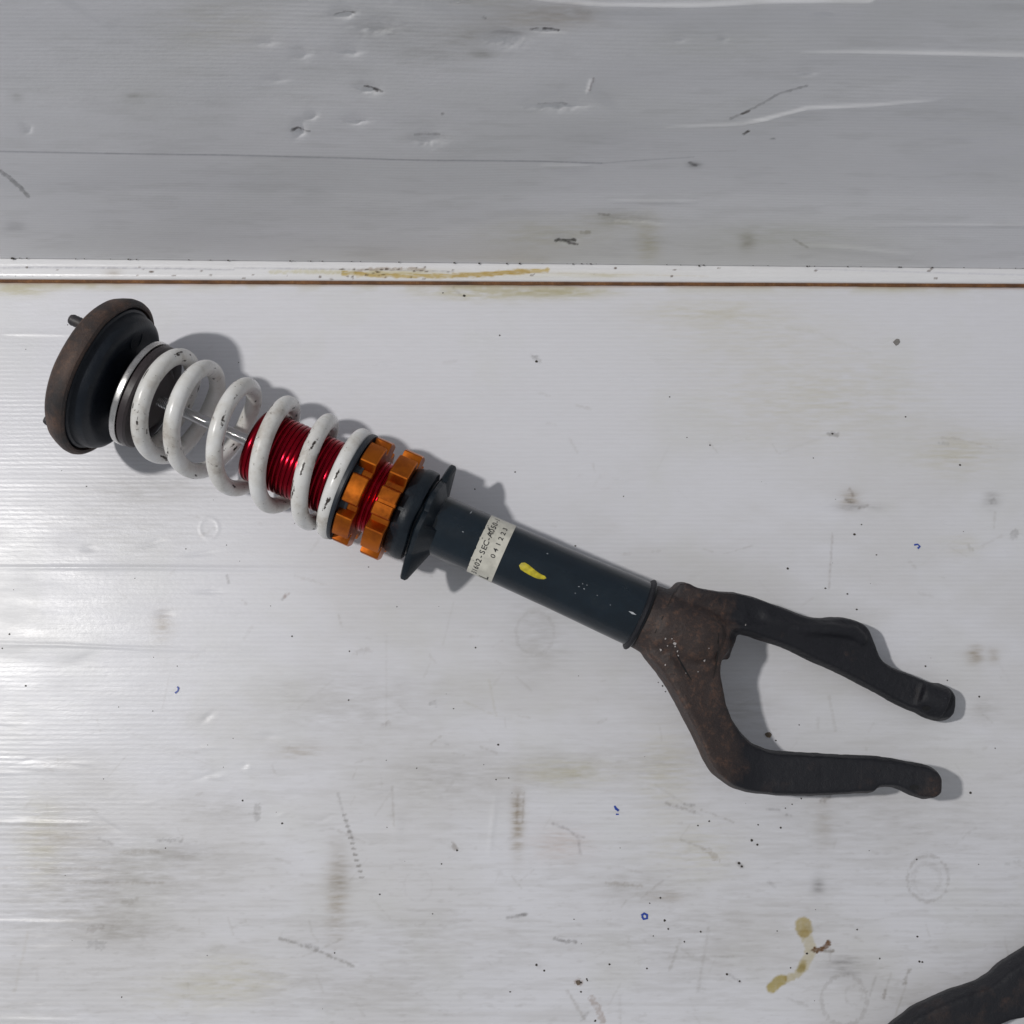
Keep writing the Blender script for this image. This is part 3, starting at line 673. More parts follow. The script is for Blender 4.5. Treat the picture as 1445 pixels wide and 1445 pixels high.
chip = np.array(chip).reshape(NS+1, seg); ii = np.arange(NS+1)[:, None]; jj = np.arange(seg)[None, :]*2*math.pi/seg
for (i0, ang, l, w_, sk) in chips:
    da = (jj-ang-(ii-i0)*.05*sk+math.pi) % (2*math.pi)-math.pi
    chip = np.maximum(chip, np.exp(-(((ii-i0)/l)**2+(da/(w_*1.0+.04))**2)*1.3)*.95)
for i in range(NS):
    for j in range(seg): a = i*seg+j; b = i*seg+(j+1) % seg; fs.append((a, b, b+seg, a+seg))
fs.append(tuple(range(seg))[::-1]); fs.append(tuple(range(NS*seg, (NS+1)*seg)))
mesh_obj('coil_spring', vs, fs, M_spring, STRUT, attrs={'chip': chip.ravel()})

# --- piston rod, red threaded body
lathe('piston_rod', [(60+.3*i, 8.2+.11*math.sin(2*math.pi*i/8)) for i in range(600)], M_rod, seg=48, deg=120)
prof = [(228, 10), (228, 40), (229, 46), (231, 50), (234, 52)]
t = 236.0
while t < 452:
    prof += [(t, 52.7), (t+1.3, 53.1), (t+2.6, 53.15), (t+3.8, 53.05), (t+4.9, 52.6), (t+5.5, 50.9), (t+6.2, 50.9)]; t += 7.0
prof += [(455, 50), (456, 20)]
lathe('threaded_body', prof, M_red, seg=128, deg=40)
# --- spring seat and castellated rings
lathe('spring_seat', [(376, 50), (376, 78), (377, 80), (382, 80.5), (384, 79), (384.5, 68), (395, 68), (395, 50)], M_seat)
def castle(name, t0, t1, rc, rt, nteeth, phase, m, wide=.56, slits=()):
    """castellated ring: core plus square teeth, one closed outline extruded along the strut"""
    pts = []
    per = 2*math.pi/nteeth
    for k_ in range(nteeth):
        c = phase+k_*per; h = per*wide/2
        outline = [(c-per/2, rc), (c-h-.10, rc), (c-h-.02, rt-1.2), (c-h, rt)]
        arc = np.linspace(c-h, c+h, 8)
        if k_ in slits:
            outline += [(c-h*.5, rt), (c-.035, rt), (c-.035, rc+1), (c+.035, rc+1), (c+.035, rt), (c+h*.5, rt)]
        else: outline += [(a, rt) for a in arc[1:-1]]
        outline += [(c+h, rt), (c+h+.02, rt-1.2), (c+h+.10, rc)]
        pts += outline
        pts += [(a, rc) for a in np.linspace(c+h+.10, c+per/2, 4)[1:-1]]
    nP = len(pts); vs = []; fs = []
    layers = [(t0, -1.4), (t0+1.3, 0), (t1-1.3, 0), (t1, -1.4)]
    vs += [onaxis(t0)+R_(48, t0)*(math.cos(a)*nn+math.sin(a)*ww) for a, r in pts]
    for (tt, dr) in layers:
        vs += [onaxis(tt)+R_(r+dr, tt)*(math.cos(a)*nn+math.sin(a)*ww) for a, r in pts]
    vs += [onaxis(t1)+R_(48, t1)*(math.cos(a)*nn+math.sin(a)*ww) for a, r in pts]
    for i in range(5):
        for j in range(nP): a = i*nP+j; b = i*nP+(j+1) % nP; fs.append((a, b, b+nP, a+nP))
    o = mesh_obj(name, vs, fs, m, STRUT)
    bm = bmesh.new(); bm.from_mesh(o.data); bmesh.ops.recalc_face_normals(bm, faces=bm.faces); bm.to_mesh(o.data); bm.free()
    autosmooth(o, 28); return o
castle('lock_ring', 386, 410, 66, 79.5, 8, math.radians(98), M_org, .60)
castle('lock_ring', 429, 456, 66, 80, 8, math.radians(98), M_org, .60, slits=(0,))

# --- dark bracket boot with eared flange
lathe('bracket_boot', [(455, 45), (457, 61), (461, 63.5), (466, 64.2), (470, 66.5), (476, 67.5), (482, 67), (485, 66), (486.5, 62), (487, 56), (490, 55)], M_boot, wob=.0016, deg=50)
def ear_flange():
    pts = []
    for a in np.linspace(0, 2*math.pi, 120, endpoint=False):
        r = 61+26*max(0, 1-math.acos(min(1, abs(math.cos(a))))/.42)+(3.5 if math.cos(a) < 0 else 0)*abs(math.cos(a))**9+1.3*mnoise.noise(Vector((math.cos(a)*3, math.sin(a)*3, 1)))
        r += 5*math.exp(-((a-1.9)/.35)**2)+8*math.exp(-((a-1.15)/.28)**2)-5*math.exp(-((a-1.5)/.10)**2)
        pts.append((a, r))
    vs = []; fs = []; nP = len(pts)
    def bend(a, r):
        c = math.cos(a); e = max(0, (r-58)/26)
        return (2 if c > 0 else 3)*e*c*c
    for lay in range(6):
        for (a, r) in pts:
            if lay == 0: rr, t = 40, 490
            if lay == 1: rr, t = r-3, 490+bend(a, r)
            if lay == 2: rr, t = r, 492+bend(a, r)
            if lay == 3: rr, t = r, 498+bend(a, r)
            if lay == 4: rr, t = r-3, 501+bend(a, r)
            if lay == 5: rr, t = 40, 511 if math.cos(a) > -.3 else 520
            t += 1.6*mnoise.noise(Vector((math.cos(a)*2.2, math.sin(a)*2.2, 4)))
            vs.append(onaxis(t)+R_(rr, t)*(math.cos(a)*nn+math.sin(a)*ww))
    for i in range(5):
        for j in range(nP): a = i*nP+j; b = i*nP+(j+1) % nP; fs.append((a, b, b+nP, a+nP))
    o = mesh_obj('eared_flange', vs, fs, M_boot, STRUT)
    bm = bmesh.new(); bm.from_mesh(o.data); bmesh.ops.recalc_face_normals(bm, faces=bm.faces); bm.to_mesh(o.data); bm.free()
    autosmooth(o, 35)
ear_flange()
# --- outer tube
def tube_r(t): return float(np.interp(t, [495, 560, 700, 800, 826], [43, 42.8, 44.5, 47.2, 47.5]))
TUBE = lathe('outer_tube', [(490, 20)]+[(t, tube_r(t)) for t in np.linspace(491, 829, 24)]+[(830, 20)], M_tube, seg=128)
# sticker, wrapped round the tube
def wrap(t, phi, lift=.0):
    """phi: angle from the top of the tube, towards the upper side of the picture"""
    return onaxis(t)+(R_(tube_r(t), t)+lift)*(math.sin(phi)*nn+math.cos(phi)*ww)
vs = []; fs = []; na, nt_ = 60, 4
for i in range(na+1):
    ph = math.radians(-100+i*(176/na))
    for j in range(nt_+1):
        vs.append(wrap(576+j*38/nt_+(0.8*math.sin(i*.5) if j in (0,) and i % 7 == 0 else 0), ph, .00025))
for i in range(na):
    for j in range(nt_): a = i*(nt_+1)+j; fs.append((a, a+1, a+nt_+2, a+nt_+1))
LABEL = mesh_obj('sticker', vs, fs, M_paper, STRUT); LABEL['label'] = 'off-white printed sticker reading 51602-SEC-A050-1, 041223 and L'
def lettering(txt, t_mid, h_px, phi0, step, bold=.0, wide=1.0):
    vs = []; fs = []
    for i, ch in enumerate(txt):
        cu = bpy.data.curves.new('glyph', 'FONT'); cu.body = ch; cu.size = 1.0; cu.resolution_u = 3; cu.align_x = 'CENTER'; cu.offset = bold
        ob = bpy.data.objects.new('glyph', cu); COL.objects.link(ob)
        me = bpy.data.meshes.new_from_object(ob)
        bpy.data.objects.remove(ob); base = len(vs)
        ph_c = math.radians(phi0+i*step)
        sc = R_(h_px, t_mid)/.70
        for v in me.vertices:
            arc = v.co.x*sc*wide
            vs.append(wrap(t_mid+(h_px/2-v.co.y*h_px/.70)*1.0, ph_c+arc/R_(tube_r(t_mid), t_mid), .00042))
        fs += [tuple(base+k_ for k_ in p.vertices) for p in me.polygons]
        bpy.data.meshes.remove(me)
    return mesh_obj('lettering', vs, fs, M_ink, LABEL, smooth=False)
lettering('51602-SEC-A050-1', 586.3, 7.6, -72, 8.75, .012, 1.05)
lettering('041223', 602, 6.6, -18, 11.6, .01, 1.15)
lettering('L', 601, 14, -74, 1, .01, 1.1)
# dark nicks on the sticker
for (t, ph, l, w_) in [(579, 26, 3.5, .035), (581, 23, 3, .05), (583, 18, 2.4, .05), (577.5, 30, 2, .03), (578, 3, 1.5, .03), (578.5, -42, 3, .01)]:
    a = math.radians(ph); mesh_obj('nick', [wrap(t, a, .00044), wrap(t+l, a-w_*.3, .00044), wrap(t+l*.9, a+w_, .00044), wrap(t+l*.2, a+w_*.8, .00044)], [(0, 1, 2, 3)], M_ink, LABEL, False)
# yellow paint dab: (along, across) outline in photo pixels
def tube_n(px_, py_):
    d = np.array((px_, py_))-A0; t = float(np.dot(d, AX)); n_ = float(d[0]*AX[1]-d[1]*AX[0])
    r = tube_r(t); return t, math.asin(max(-1, min(1, n_/r)))-math.radians(8)
dab = [(733, 797), (736, 793.5), (741, 793), (746, 796), (752, 801), (757, 805), (763, 809), (768.5, 811.5), (770.5, 814.5), (767, 816), (760, 815.5), (754, 813.5), (747, 810), (740, 806), (735, 802.5)]
cxy = (749, 804)
vs = [wrap(*tube_n(*cxy), .0007)]; 
for k_, lf in ((.6, .0006), (1.0, .00008)):
    for (x, y) in dab: vs.append(wrap(*tube_n(cxy[0]+(x-cxy[0])*k_, cxy[1]+(y-cxy[1])*k_), lf))
nd = len(dab); fs = [(0, 1+i, 1+(i+1) % nd) for i in range(nd)]+[(1+i, 1+nd+i, 1+nd+(i+1) % nd, 1+(i+1) % nd) for i in range(nd)]
mesh_obj('paint_dab', vs, fs, M_yellow, TUBE)
M_scr_glint = plain('bare_scratch_glint', (.45, .47, .5), .4)
for (x, y, l, a) in [(888, 862, 12, .45), (666, 724, 5, -.9), (656, 751, 3, .5), (815, 826, 3, .3), (822, 829, 3, .8), (826, 824, 2, .2), (820, 822, 2, 1), (840, 838, 2, .3), (772, 781, 3, .2), (700, 790, 2, 1), (858, 851, 2, .4), (810, 835, 2, 0)]:  # longest mark is a highlight painted as pale colour; the others are scratches
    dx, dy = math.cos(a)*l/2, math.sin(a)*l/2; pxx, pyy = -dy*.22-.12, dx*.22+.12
    mesh_obj('scratch_glint', [wrap(*tube_n(x+dx, y+dy), .0001), wrap(*tube_n(x+pxx, y+pyy), .0001), wrap(*tube_n(x-dx, y-dy), .0001), wrap(*tube_n(x-pxx, y-pyy), .0001)], [(0, 1, 2, 3)], M_scr_glint, TUBE, False)

# --- collar bead and fork
lathe('collar_bead', [(820, 47), (820.5, 51), (822.5, 53.2), (825, 53.2), (827, 51), (827.5, 47)], M_cast, wob=.0003)
up_arm = [(949, 828), (955.5, 822.6), (966, 823.2), (976, 829), (993, 833), (1012, 835.5), (1034, 837), (1055, 842), (1088, 853), (1110, 861), (1130, 869), (1143, 872.3), (1159, 872.8), (1173, 871.5), (1187, 872), (1205, 876), (1217, 881), (1223, 887), (1227, 897), (1233, 912), (1238, 925), (1243, 933), (1258, 943), (1275, 949), (1292, 956), (1309, 963.5), (1324, 965), (1338, 971.5), (1344, 980), (1345, 990), (1342.5, 1008), (1336, 1015), (1321, 1017.4), (1304, 1012.6), (1290, 1004), (1276, 999), (1261, 992), (1229, 974), (1200, 958.5), (1176, 946.5), (1147, 934), (1113, 917), (1095, 910), (1076, 904.5), (1057, 897.5), (1040, 893), (1028, 891.5)]
lo_arm = [(1027, 905), (1027, 919), (1019, 928), (1014.5, 935), (1013.6, 950), (1017.8, 972), (1022, 994), (1030, 1014.6), (1043, 1034), (1059, 1049.5), (1080, 1057.5), (1098, 1060.5), (1120, 1061.5), (1147, 1063), (1175, 1064.5), (1205, 1066.5), (1230, 1067), (1251, 1069.5), (1282.5, 1075.5), (1307, 1080), (1320, 1087.6), (1325.5, 1097), (1324.5, 1118), (1317, 1125.5), (1300, 1126.4), (1283, 1121.6), (1270, 1114), (1258, 1109.6), (1244, 1109.4), (1235, 1111), (1230, 1118), (1207, 1118.4), (1186, 1120), (1142, 1122), (1098, 1121.6), (1052, 1117), (1028, 1108.5), (1004, 1090), (991.5, 1069), (981, 1045), (972, 1027), (957.6, 1000), (943, 973), (926.4, 948), (915, 934), (907.5, 925), (908, 916)]
def fork_mesh(name, contour, zc, hh, m, parent, extra=None, rustf=None, voxel=.0013, grow=1.8, smooth_it=15):
    """solid cast piece: outline at its own height, thickness from hh, fused, then rounded"""
    # resample outline
    pts = []
    for (a, b) in zip(contour, contour[1:]+contour[:1]):
        n_ = max(1, int(math.hypot(b[0]-a[0], b[1]-a[1])/6))
        pts += [(a[0]+(b[0]-a[0])*i/n_, a[1]+(b[1]-a[1])*i/n_) for i in range(n_)]
    # push outline out a little: the rounding pulls it in again
    out = []; n_ = len(pts)
    area = sum(pts[i][0]*pts[(i+1) % n_][1]-pts[(i+1) % n_][0]*pts[i][1] for i in range(n_))
    sg = 1 if area > 0 else -1
    for i in range(n_):
        ax_, ay_ = pts[i-1]; bx_, by_ = pts[(i+1) % n_]; tx, ty = bx_-ax_, by_-ay_; l = math.hypot(tx, ty)+1e-9
        out.append((pts[i][0]+sg*ty/l*grow, pts[i][1]-sg*tx/l*grow))
    bm = bmesh.new()
    def inset(k_):
        q = []
        for i in range(n_):
            ax_, ay_ = out[i-2]; bx_, by_ = out[(i+2) % n_]; tx, ty = bx_-ax_, by_-ay_; l = math.hypot(tx, ty)+1e-9
            q.append((out[i][0]-sg*ty/l*k_, out[i][1]+sg*tx/l*k_))
        return q
    rings_ = []
    for k_, f_ in ((0, 0), (5.5, 1), (7.5, -1)):
        rings_.append([bm.verts.new(tuple(P(qx, qy, zc(x, y))+np.array((0, 0, f_*hh(x, y))))) for (x, y), (qx, qy) in zip(out, inset(k_))])
    mid, top, bot = rings_
    for rg in (top, bot):
        bmesh.ops.triangle_fill(bm, edges=[bm.edges.new((rg[i], rg[(i+1) % n_])) for i in range(n_)], use_beauty=True, normal=(0, 0, 1))
        for i in range(n_): bm.faces.new((rg[i], mid[i], mid[(i+1) % n_], rg[(i+1) % n_]))
    if extra: extra(bm)
    bmesh.ops.recalc_face_normals(bm, faces=bm.faces)
    me = bpy.data.meshes.new(name); bm.to_mesh(me); bm.free()
    o = bpy.data.objects.new(name, me); COL.objects.link(o)
    md = o.modifiers.new('r', 'REMESH'); md.mode = 'VOXEL'; md.voxel_size = voxel
    sm = o.modifiers.new('s', 'SMOOTH'); sm.factor = .5; sm.iterations = smooth_it
    dg = bpy.context.evaluated_depsgraph_get(); me2 = bpy.data.meshes.new_from_object(o.evaluated_get(dg))
    bpy.data.objects.remove(o)
    me2.name = name
    nv = len(me2.vertices); co = np.empty(nv*3); me2.vertices.foreach_get('co', co); co = co.reshape(-1, 3)
    no = np.empty(nv*3); me2.vertices.foreach_get('normal', no); no = no.reshape(-1, 3)
    for i in range(nv):
        v = Vector(co[i]); k_ = mnoise.noise(v*90)*.00035+mnoise.noise(v*300)*.00018
        co[i] += no[i]*k_
    px_, py_ = proj(co[:, 0], co[:, 1], co[:, 2])
    rust = rustf(px_, py_) if rustf else np.zeros(nv)
    co -= np.array(parent_world(parent))
    co[:, 2] = np.maximum(co[:, 2], .0002)
    me2.vertices.foreach_set('co', co.astype(np.float32).ravel())
    at = me2.attributes.new('rust', 'FLOAT', 'POINT'); at.data.foreach_set('value', rust.astype(np.float32))
    me2.materials.clear(); me2.materials.append(m)
    me2.polygons.foreach_set('use_smooth', [True]*len(me2.polygons)); me2.update()
    o = bpy.data.objects.new(name, me2); COL.objects.link(o); o.parent = parent
    return o
def cyl_into(bm, stations, seg=64):
    """closed round solid through (t, r) stations of the strut axis"""
    rings = [[bm.verts.new(tuple(v)) for v in ring(onaxis(t), R_(r, t), seg)] for (t, r) in stations]
    for a, b in zip(rings[:-1], rings[1:]):
        for j in range(seg): bm.faces.new((a[j], a[(j+1) % seg], b[(j+1) % seg], b[j]))
    bm.faces.new(rings[0]); bm.faces.new(rings[-1][::-1])
def bar_into(bm, pts, seg=20):
    """closed round bar through (px, py, z, r_px) stations"""
    rings = []
    W_ = [P(x, y, z) for x, y, z, r in pts]
    for i, (x, y, z, r) in enumerate(pts):
        a = W_[max(i-1, 0)]; b = W_[min(i+1, len(pts)-1)]; tn = (b-a)/np.linalg.norm(b-a)
        s1 = np.cross(tn, (0, 0, 1.0)); s1 /= np.linalg.norm(s1); s2 = np.cross(tn, s1); rr = r*depth(W_[i])/F
        rings.append([bm.verts.new(tuple(W_[i]+rr*(math.cos(q)*s1+math.sin(q)*s2))) for q in np.linspace(0, 2*math.pi, seg, endpoint=False)])
    for a, b in zip(rings[:-1], rings[1:]):
        for j in range(seg): bm.faces.new((a[j], a[(j+1) % seg], b[(j+1) % seg], b[j]))
    bm.faces.new(rings[0]); bm.faces.new(rings[-1][::-1])
def zc(x, y):
    up = y < 935+(x-1000)*.35
    if up: return float(np.interp(x, [900, 1000, 1060, 1180, 1260, 1345], [.043, .043, .036, .020, .0125, .0115]))
    return float(np.interp(x, [900, 1000, 1060, 1200, 1325], [.043, .040, .032, .031, .0310]))
def hh(x, y):
    return float(np.interp(x, [900, 960, 1020, 1080, 1240, 1345], [.018, .020, .0165, .0125, .0100, .0105]))
def fork_extra(bm):
    cyl_into(bm, [(827, 47), (846, 48.5), (848, 49), (849, 51), (853, 53), (880, 53), (912, 51), (934, 43), (943, 32)])
    bar_into(bm, [(1022, 880, .040, 15), (1026, 900, .038, 13), (1020, 930, .038, 9)])
    bar_into(bm, [(940, 925, .060, 9), (965, 965, .055, 11), (985, 1005, .046, 10)])
    bar_into(bm, [(1075, 868, .044, 8), (1130, 888, .038, 9), (1175, 888, .034, 9), (1205, 893, .029, 10), (1218, 905, .026, 9)])
    bar_into(bm, [(1060, 1096, .040, 10), (1130, 1103, .038, 9), (1215, 1104, .037, 8)])
    bar_into(bm, [(1296, 978, .020, 19), (1330, 992, .018, 23)])
    bar_into(bm, [(960, 838, .055, 10), (1000, 852, .052, 12), (1050, 868, .044, 12)])
def rustf(x, y):
    r = .40*(1-sstep(990, 1100, x))+.10*np.exp(-(((x-1310)/40)**2+((y-1110)/30)**2))
    return r+.10*np.exp(-(((x-1000)/30)**2+((y-930)/50)**2))-.16*(1-sstep(850, 885, y-(x-980)*.15))
FORK = fork_mesh('fork', up_arm+lo_arm, zc, hh, M_cast, STRUT, fork_extra, rustf)
# bright chips, the pinch slot and bolt holes on the fork
from mathutils.bvhtree import BVHTree
def surface_caster(o):
    me = o.data; off_ = np.array(parent_world(o.parent))
    bv = BVHTree.FromPolygons([Vector(v.co)+Vector(off_) for v in me.vertices], [tuple(p.vertices) for p in me.polygons])
    def hit(x, y, lift=.0002):
        d = Vector(P(x, y, 0)-CAMPOS).normalized(); h = bv.ray_cast(Vector(CAMPOS), d)
        return np.array(h[0]+h[1]*lift) if h[0] is not None else None
    return hit
hit = surface_caster(FORK)
M_bare = plain('bare_metal_chip', (.50, .46, .45), .35, .3)
def patch(name, pts, m, parent, hit=hit, lift=.0002):
    vs = [hit(x, y, lift) for x, y in pts]
    if any(v is None for v in vs): return
    mesh_obj(name, vs, [tuple(range(len(vs)))], m, parent, False)
for (x, y, s_) in [(948, 901, 1.6), (952, 908, 3.0), (953, 912, 2.0), (956, 919, 1.8), (957, 925, 1.4), (932, 917, 2.2), (939, 901, 1.4), (939, 938, 2.2), (994, 932, 1.6), (985, 948, 1.2), (942, 911, 1), (951, 904, 1), (1052, 882, 1.6), (968, 950, 1), (1000, 915, 1)]:
    a0 = random.random()*6; patch('bare_chip', [(x+s_*(.3+.9*random.random())*math.cos(a0+q*1.25), y+s_*(.35+1.1*random.random())*math.sin(a0+q*1.25)) for q in range(5)], M_bare, FORK)
def groove(pts, w, m=M_ink, lift=.0003):
    l = []; r = []
    for i, (x, y) in enumerate(pts):
        a = pts[max(i-1, 0)]; b = pts[min(i+1, len(pts)-1)]; tx, ty = b[0]-a[0], b[1]-a[1]; q = math.hypot(tx, ty); ww_ = w*math.sin(math.pi*(i+.35)/(len(pts)-.3))
        l.append(hit(x-ty/q*ww_, y+tx/q*ww_, lift)); r.append(hit(x+ty/q*ww_, y-tx/q*ww_, lift))
    if any(v is None for v in l+r): return
    n_ = len(l); mesh_obj('slot', l+r, [(i, i+1, n_+i+1, n_+i) for i in range(n_-1)], m, FORK, False)
M_dark = plain('dark_recess', (.006, .006, .007), .8)
groove([(954, 922), (958, 930), (964, 941), (970, 951), (976, 960)], 1.3, M_dark)
M_seamd = plain('dark_seam', (.016, .012, .011), .8)
groove([(952, 834), (944, 852), (935, 872), (925, 892), (913, 917)], .8, M_seamd)
groove([(1014, 893), (1013, 906), (1012, 922), (1010, 940), (1006, 958)], 1.1, M_seamd)
for (x, y, s_) in [(1307, 999, 4.2), (1290, 1111, 4.6)]:
    patch('bolt_hole', [(x+s_*1.5*math.cos(q), y+s_*.8*math.sin(q)) for q in np.linspace(0, 2*math.pi, 10, endpoint=False)], M_dark, FORK, lift=.0003)

# ------------------------------------------------------------------ second fork, cut by the frame
oc = [(1205, 1510), (1228, 1478), (1246, 1458), (1261, 1445), (1273, 1435.5), (1288, 1423), (1306, 1414.5), (1326, 1405), (1350, 1395), (1368, 1389.5), (1385, 1383.6), (1401, 1373), (1413, 1361), (1430, 1350), (1445, 1340.5), (1470, 1325), (1505, 1300), (1550, 1285), (1600, 1290), (1625, 1330), (1620, 1400), (1590, 1460), (1560, 1520), (1530, 1600), (1500, 1640), (1470, 1640), (1465, 1600), (1490, 1550), (1505, 1490), (1500, 1440), (1475, 1428), (1445, 1431.5), (1435, 1432), (1416, 1436), (1397, 1445), (1365, 1468), (1335, 1500), (1300, 1540), (1260, 1580), (1220, 1585), (1195, 1555)]
FK2 = empty('strut_fork', tuple(P(1500, 1440, 0))); FK2.location.z = 0
tag(FK2, 'second dark cast-iron strut fork, only one bent arm showing in the lower right corner', 'fork')
fork_mesh('cast_arm', oc, lambda x, y: .016, lambda x, y: .0135, M_cast, FK2, None, lambda x, y: np.full(x.shape, .08)+.0*x, .0015)

# ------------------------------------------------------------------ small things on the board
def flake(name, x, y, s_, m, parent=None, label=None, cat=None, h=.4, pts=None, kind=None):
    c = P(x, y, 0); z0 = floor_z(c[0], c[1])
    r = s_*DIST/F
    n_ = 7; o_ = pts or [((.7+.5*random.random())*math.cos(q), (.6+.5*random.random())*math.sin(q)) for q in np.linspace(0, 2*math.pi, n_, endpoint=False)]
    n_ = len(o_)
    vs = [(c[0]+a*r, c[1]+b*r, z0) for a, b in o_]+[(c[0]+a*r*.85, c[1]+b*r*.85, z0+r*h*(.7+.6*random.random())) for a, b in o_]+[(c[0], c[1], z0+r*h)]
    fs = [(i, (i+1) % n_, n_+(i+1) % n_, n_+i) for i in range(n_)]+[(n_+i, n_+(i+1) % n_, 2*n_) for i in range(n_)]
    if name is None: return vs, fs
    root = None
    o = mesh_obj(name, vs, fs, m, None, False)
    off_ = Vector((c[0], c[1], z0)); o.data.transform(Matrix.Translation(-off_)); o.location = off_
    if label: tag(o, label, cat)
    if kind: o['kind'] = kind
    return o
flake('grey_chip', 1265, 483, 5.2, M_chip, label='small flat grey chip lying alone on the white board, upper right of the fork', cat='chip', h=.25, pts=[(-1, .1), (-.2, -1.0), (.5, -.7), (1.1, .1), (.9, .95), (.1, 1.1)])
flake('rust_flake', 1083.5, 1037, 4.6, M_flake, label='crumb of brown rust between the fork arms, by the edge of the shadow', cat='rust crumb', h=.5)
flake('rust_crumb', 816, 1387, 3.6, M_flake, label='small red-brown crumb beside the brown streak at the bottom edge', cat='rust crumb', h=.5)
# countless specks
vs = []; fs = []
spots = [(491, 149, 1.8), (705, 473, 1.4), (727, 666, 1.4), (757, 510, 2.2), (655, 417, 2.2), (625, 413, 1.2), (95, 458, 1), (1278, 588, 1.6), (1355, 656, 1.7), (1002, 628, 1.4), (1148, 646, 1.1), (1206, 754, 1.8), (1112, 802, 1.9), (1237, 783, 1.2), (1216, 740, 1.2), (1175, 612, 1.8), (13, 895, 1.5), (36, 968, 1.5), (412, 898, 1.4), (3, 915, 1.2), (492, 988, 1.3), (493, 919, 1.2), (985, 1165, 1.3),
         (1165, 830, 1.6), (1196, 838, 1.6), (1209, 860, 1.7), (1306, 940, 1.4), (1382, 983, 1.5), (1095, 1045, 1.3), (1128, 1023, 1), (935, 968, 1.3), (939, 976, 1.2), (929, 963, 1), (1370, 1119, 2), (1131, 1127, 1.2), (1118, 1135, 1.1), (1102, 1168, 1.6), (1070, 1164, 1.2), (1061, 1186, 2.2), (1069, 1192, 1.6), (1001, 1159, 1.4), (1043, 1218, 2.2), (1047, 1223, 1.8),
         (623, 1219, 1.3), (757, 1362, 1.9), (768, 1370, 1.4), (860, 1361, 1.7), (720, 1400, 1.3), (913, 1367, 1.3), (938, 1299, 1.9), (943, 1311, 1.4), (922, 1321, 1), (966, 1329, 1.2), (932, 1267, 1.5), (1097, 1314, 1), (989, 1315, 1.4), (966, 1329, 1), (1242, 1353, 1.3), (1298, 1357, 1.8), (1302, 1358, 1.5), (1295, 1322, 1.5), (1210, 1312, 1.2), (1026, 1375, 1.7), (1044, 1385, 1.5), (828, 1382, 1.3), (840, 1441, 1.7), (536, 1262, 1.4), (342, 1130, 1.5), (398, 1162, 1.6), (703, 1051, 1.6),
         (588, 1084, 1), (718, 1098, 1), (1060, 1108, 1), (820, 1400, 1.6), (1116, 1366, 1.2), (1139, 1346, 1.8), (645, 1200, 1.6), (472, 1345, 1.2), (820, 1387, 1.4), (829, 1384, 1.2), (671, 914, 1.4), (640, 1000, 1), (250, 940, 1), (1337, 960, 1), (1294, 1213, 1.3), (520, 800, 1), (560, 856, 1), (700, 1100, 1.2), (670, 690, 1.2), (812, 770, 1.4), (880, 700, 1.0), (945, 560, 1.1)]
for i in range(60):
    x = rng.uniform(5, 1440); y = 410+1030*rng.random()**.55; spots.append((x, y, rng.uniform(.45, 1.05)))
for (x, y, s_) in spots:
    a, b = flake(None, x, y, s_, None, h=.35); q = len(vs); vs += a; fs += [tuple(q+k_ for k_ in f) for f in b]
o = mesh_obj('dirt_specks', vs, fs, M_speck, None, False); tag(o, 'dark grit specks scattered over the white board', 'dirt', 'stuff')
# wall foot grit (tiny black crumbs along the board's lower edge)
vs = []; fs = []
for i in range(70):
    x = rng.uniform(0, 1445); y = 364.5+(14.5)*x/1445-.6+rng.normal(0, .5); c = P(x, y, .0035); r = rng.uniform(.2, .8)*DIST/F*1.25
    if x < 26 and x > 14: r *= 2
    q = len(vs); vs += [tuple(c+r*np.array(k_)) for k_ in ((-1.6, -1, 0), (1.6, -1, 0), (1.3, 1, .4), (-1.2, 1, .5), (0, -.3, 1))]
    fs += [(q, q+1, q+4), (q+1, q+2, q+4), (q+2, q+3, q+4), (q+3, q, q+4), (q+3, q+2, q+1, q)]
o = mesh_obj('edge_grit', vs, fs, M_speck, None, False); tag(o, 'black grit along the bottom edge of the upright board', 'dirt', 'stuff')
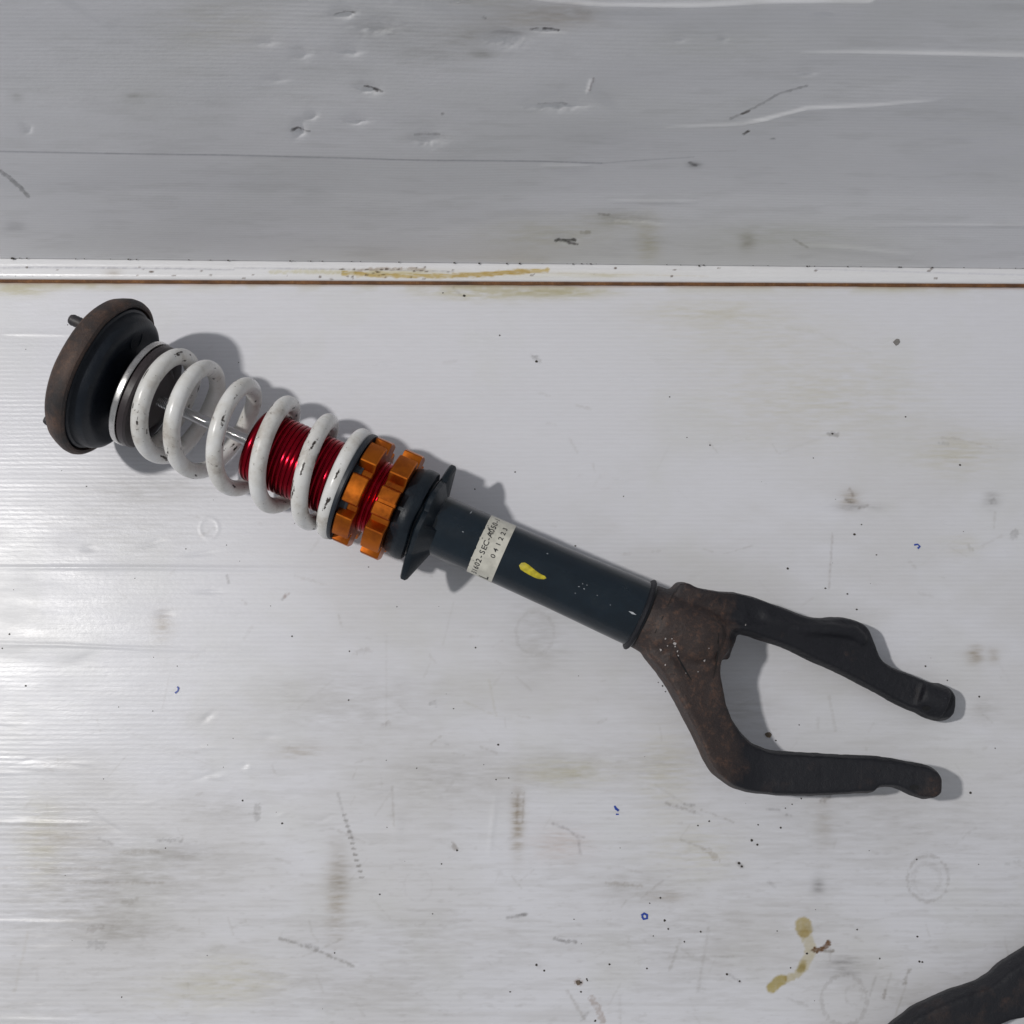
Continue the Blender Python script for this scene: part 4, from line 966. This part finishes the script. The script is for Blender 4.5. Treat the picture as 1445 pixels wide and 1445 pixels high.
# blue pen marks, flat ink on the floor board
def ink(pts, w):
    l = []; r = []
    for i, (x, y) in enumerate(pts):
        a = pts[max(i-1, 0)]; b = pts[min(i+1, len(pts)-1)]; tx, ty = b[0]-a[0], b[1]-a[1]; q = math.hypot(tx, ty)+1e-6; k_ = w*(.7+.6*random.random())
        for lst, sg in ((l, 1), (r, -1)):
            c = P(x-sg*ty/q*k_, y+sg*tx/q*k_, 0); c[2] = floor_z(c[0], c[1])+.00045; lst.append(c)
    n_ = len(l); return mesh_obj('ink_mark', l+r, [(i, n_+i, n_+i+1, i+1) for i in range(n_-1)], M_blue, floor, False)
ink([(1290, 769), (1295, 768), (1298, 771), (1295, 774)], 1.2); ink([(247, 978), (251, 975), (252, 971), (250, 969)], 1.2)
ink([(867, 1137), (869, 1141), (873, 1144)], 1.4); ink([(869, 1149), (873, 1149)], 1.0); ink([(905, 1292), (909, 1289), (913, 1291), (913, 1296), (908, 1297), (906, 1293)], 1.3)
# water drops on the strip's front edge, far left
vs = []; fs = []
for (x, w_) in [(1, 2.2), (4, 2), (8, 1.6), (12, 1.8), (15, 1.5), (22.5, 2.4), (30, 1.8), (41.5, 1.9), (47, 2), (61, 1.7), (67.5, 2.1), (86, 2.1), (94.5, 1.8), (102, 1.8), (106.5, 1.5), (111, 1.2), (149, 1.9), (160, 1.2), (163, 1)]:
    c = P(x, 389.5+.004*x, .0016); r = w_*.85*DIST/F; q = len(vs); ns, nr = 12, 5
    for i in range(nr+1):
        a = math.pi*i/nr
        for j in range(ns): b_ = 2*math.pi*j/ns; vs.append((c[0]+r*math.sin(a)*math.cos(b_), c[1]+r*.8*math.sin(a)*math.sin(b_), c[2]+r*.8*math.cos(a)))
    for i in range(nr):
        for j in range(ns): fs.append((q+i*ns+j, q+i*ns+(j+1) % ns, q+(i+1)*ns+(j+1) % ns, q+(i+1)*ns+j))
o = mesh_obj('water_drops', vs, fs, M_water); tag(o, 'row of tiny water drops on the strip at far left', 'water', 'stuff')
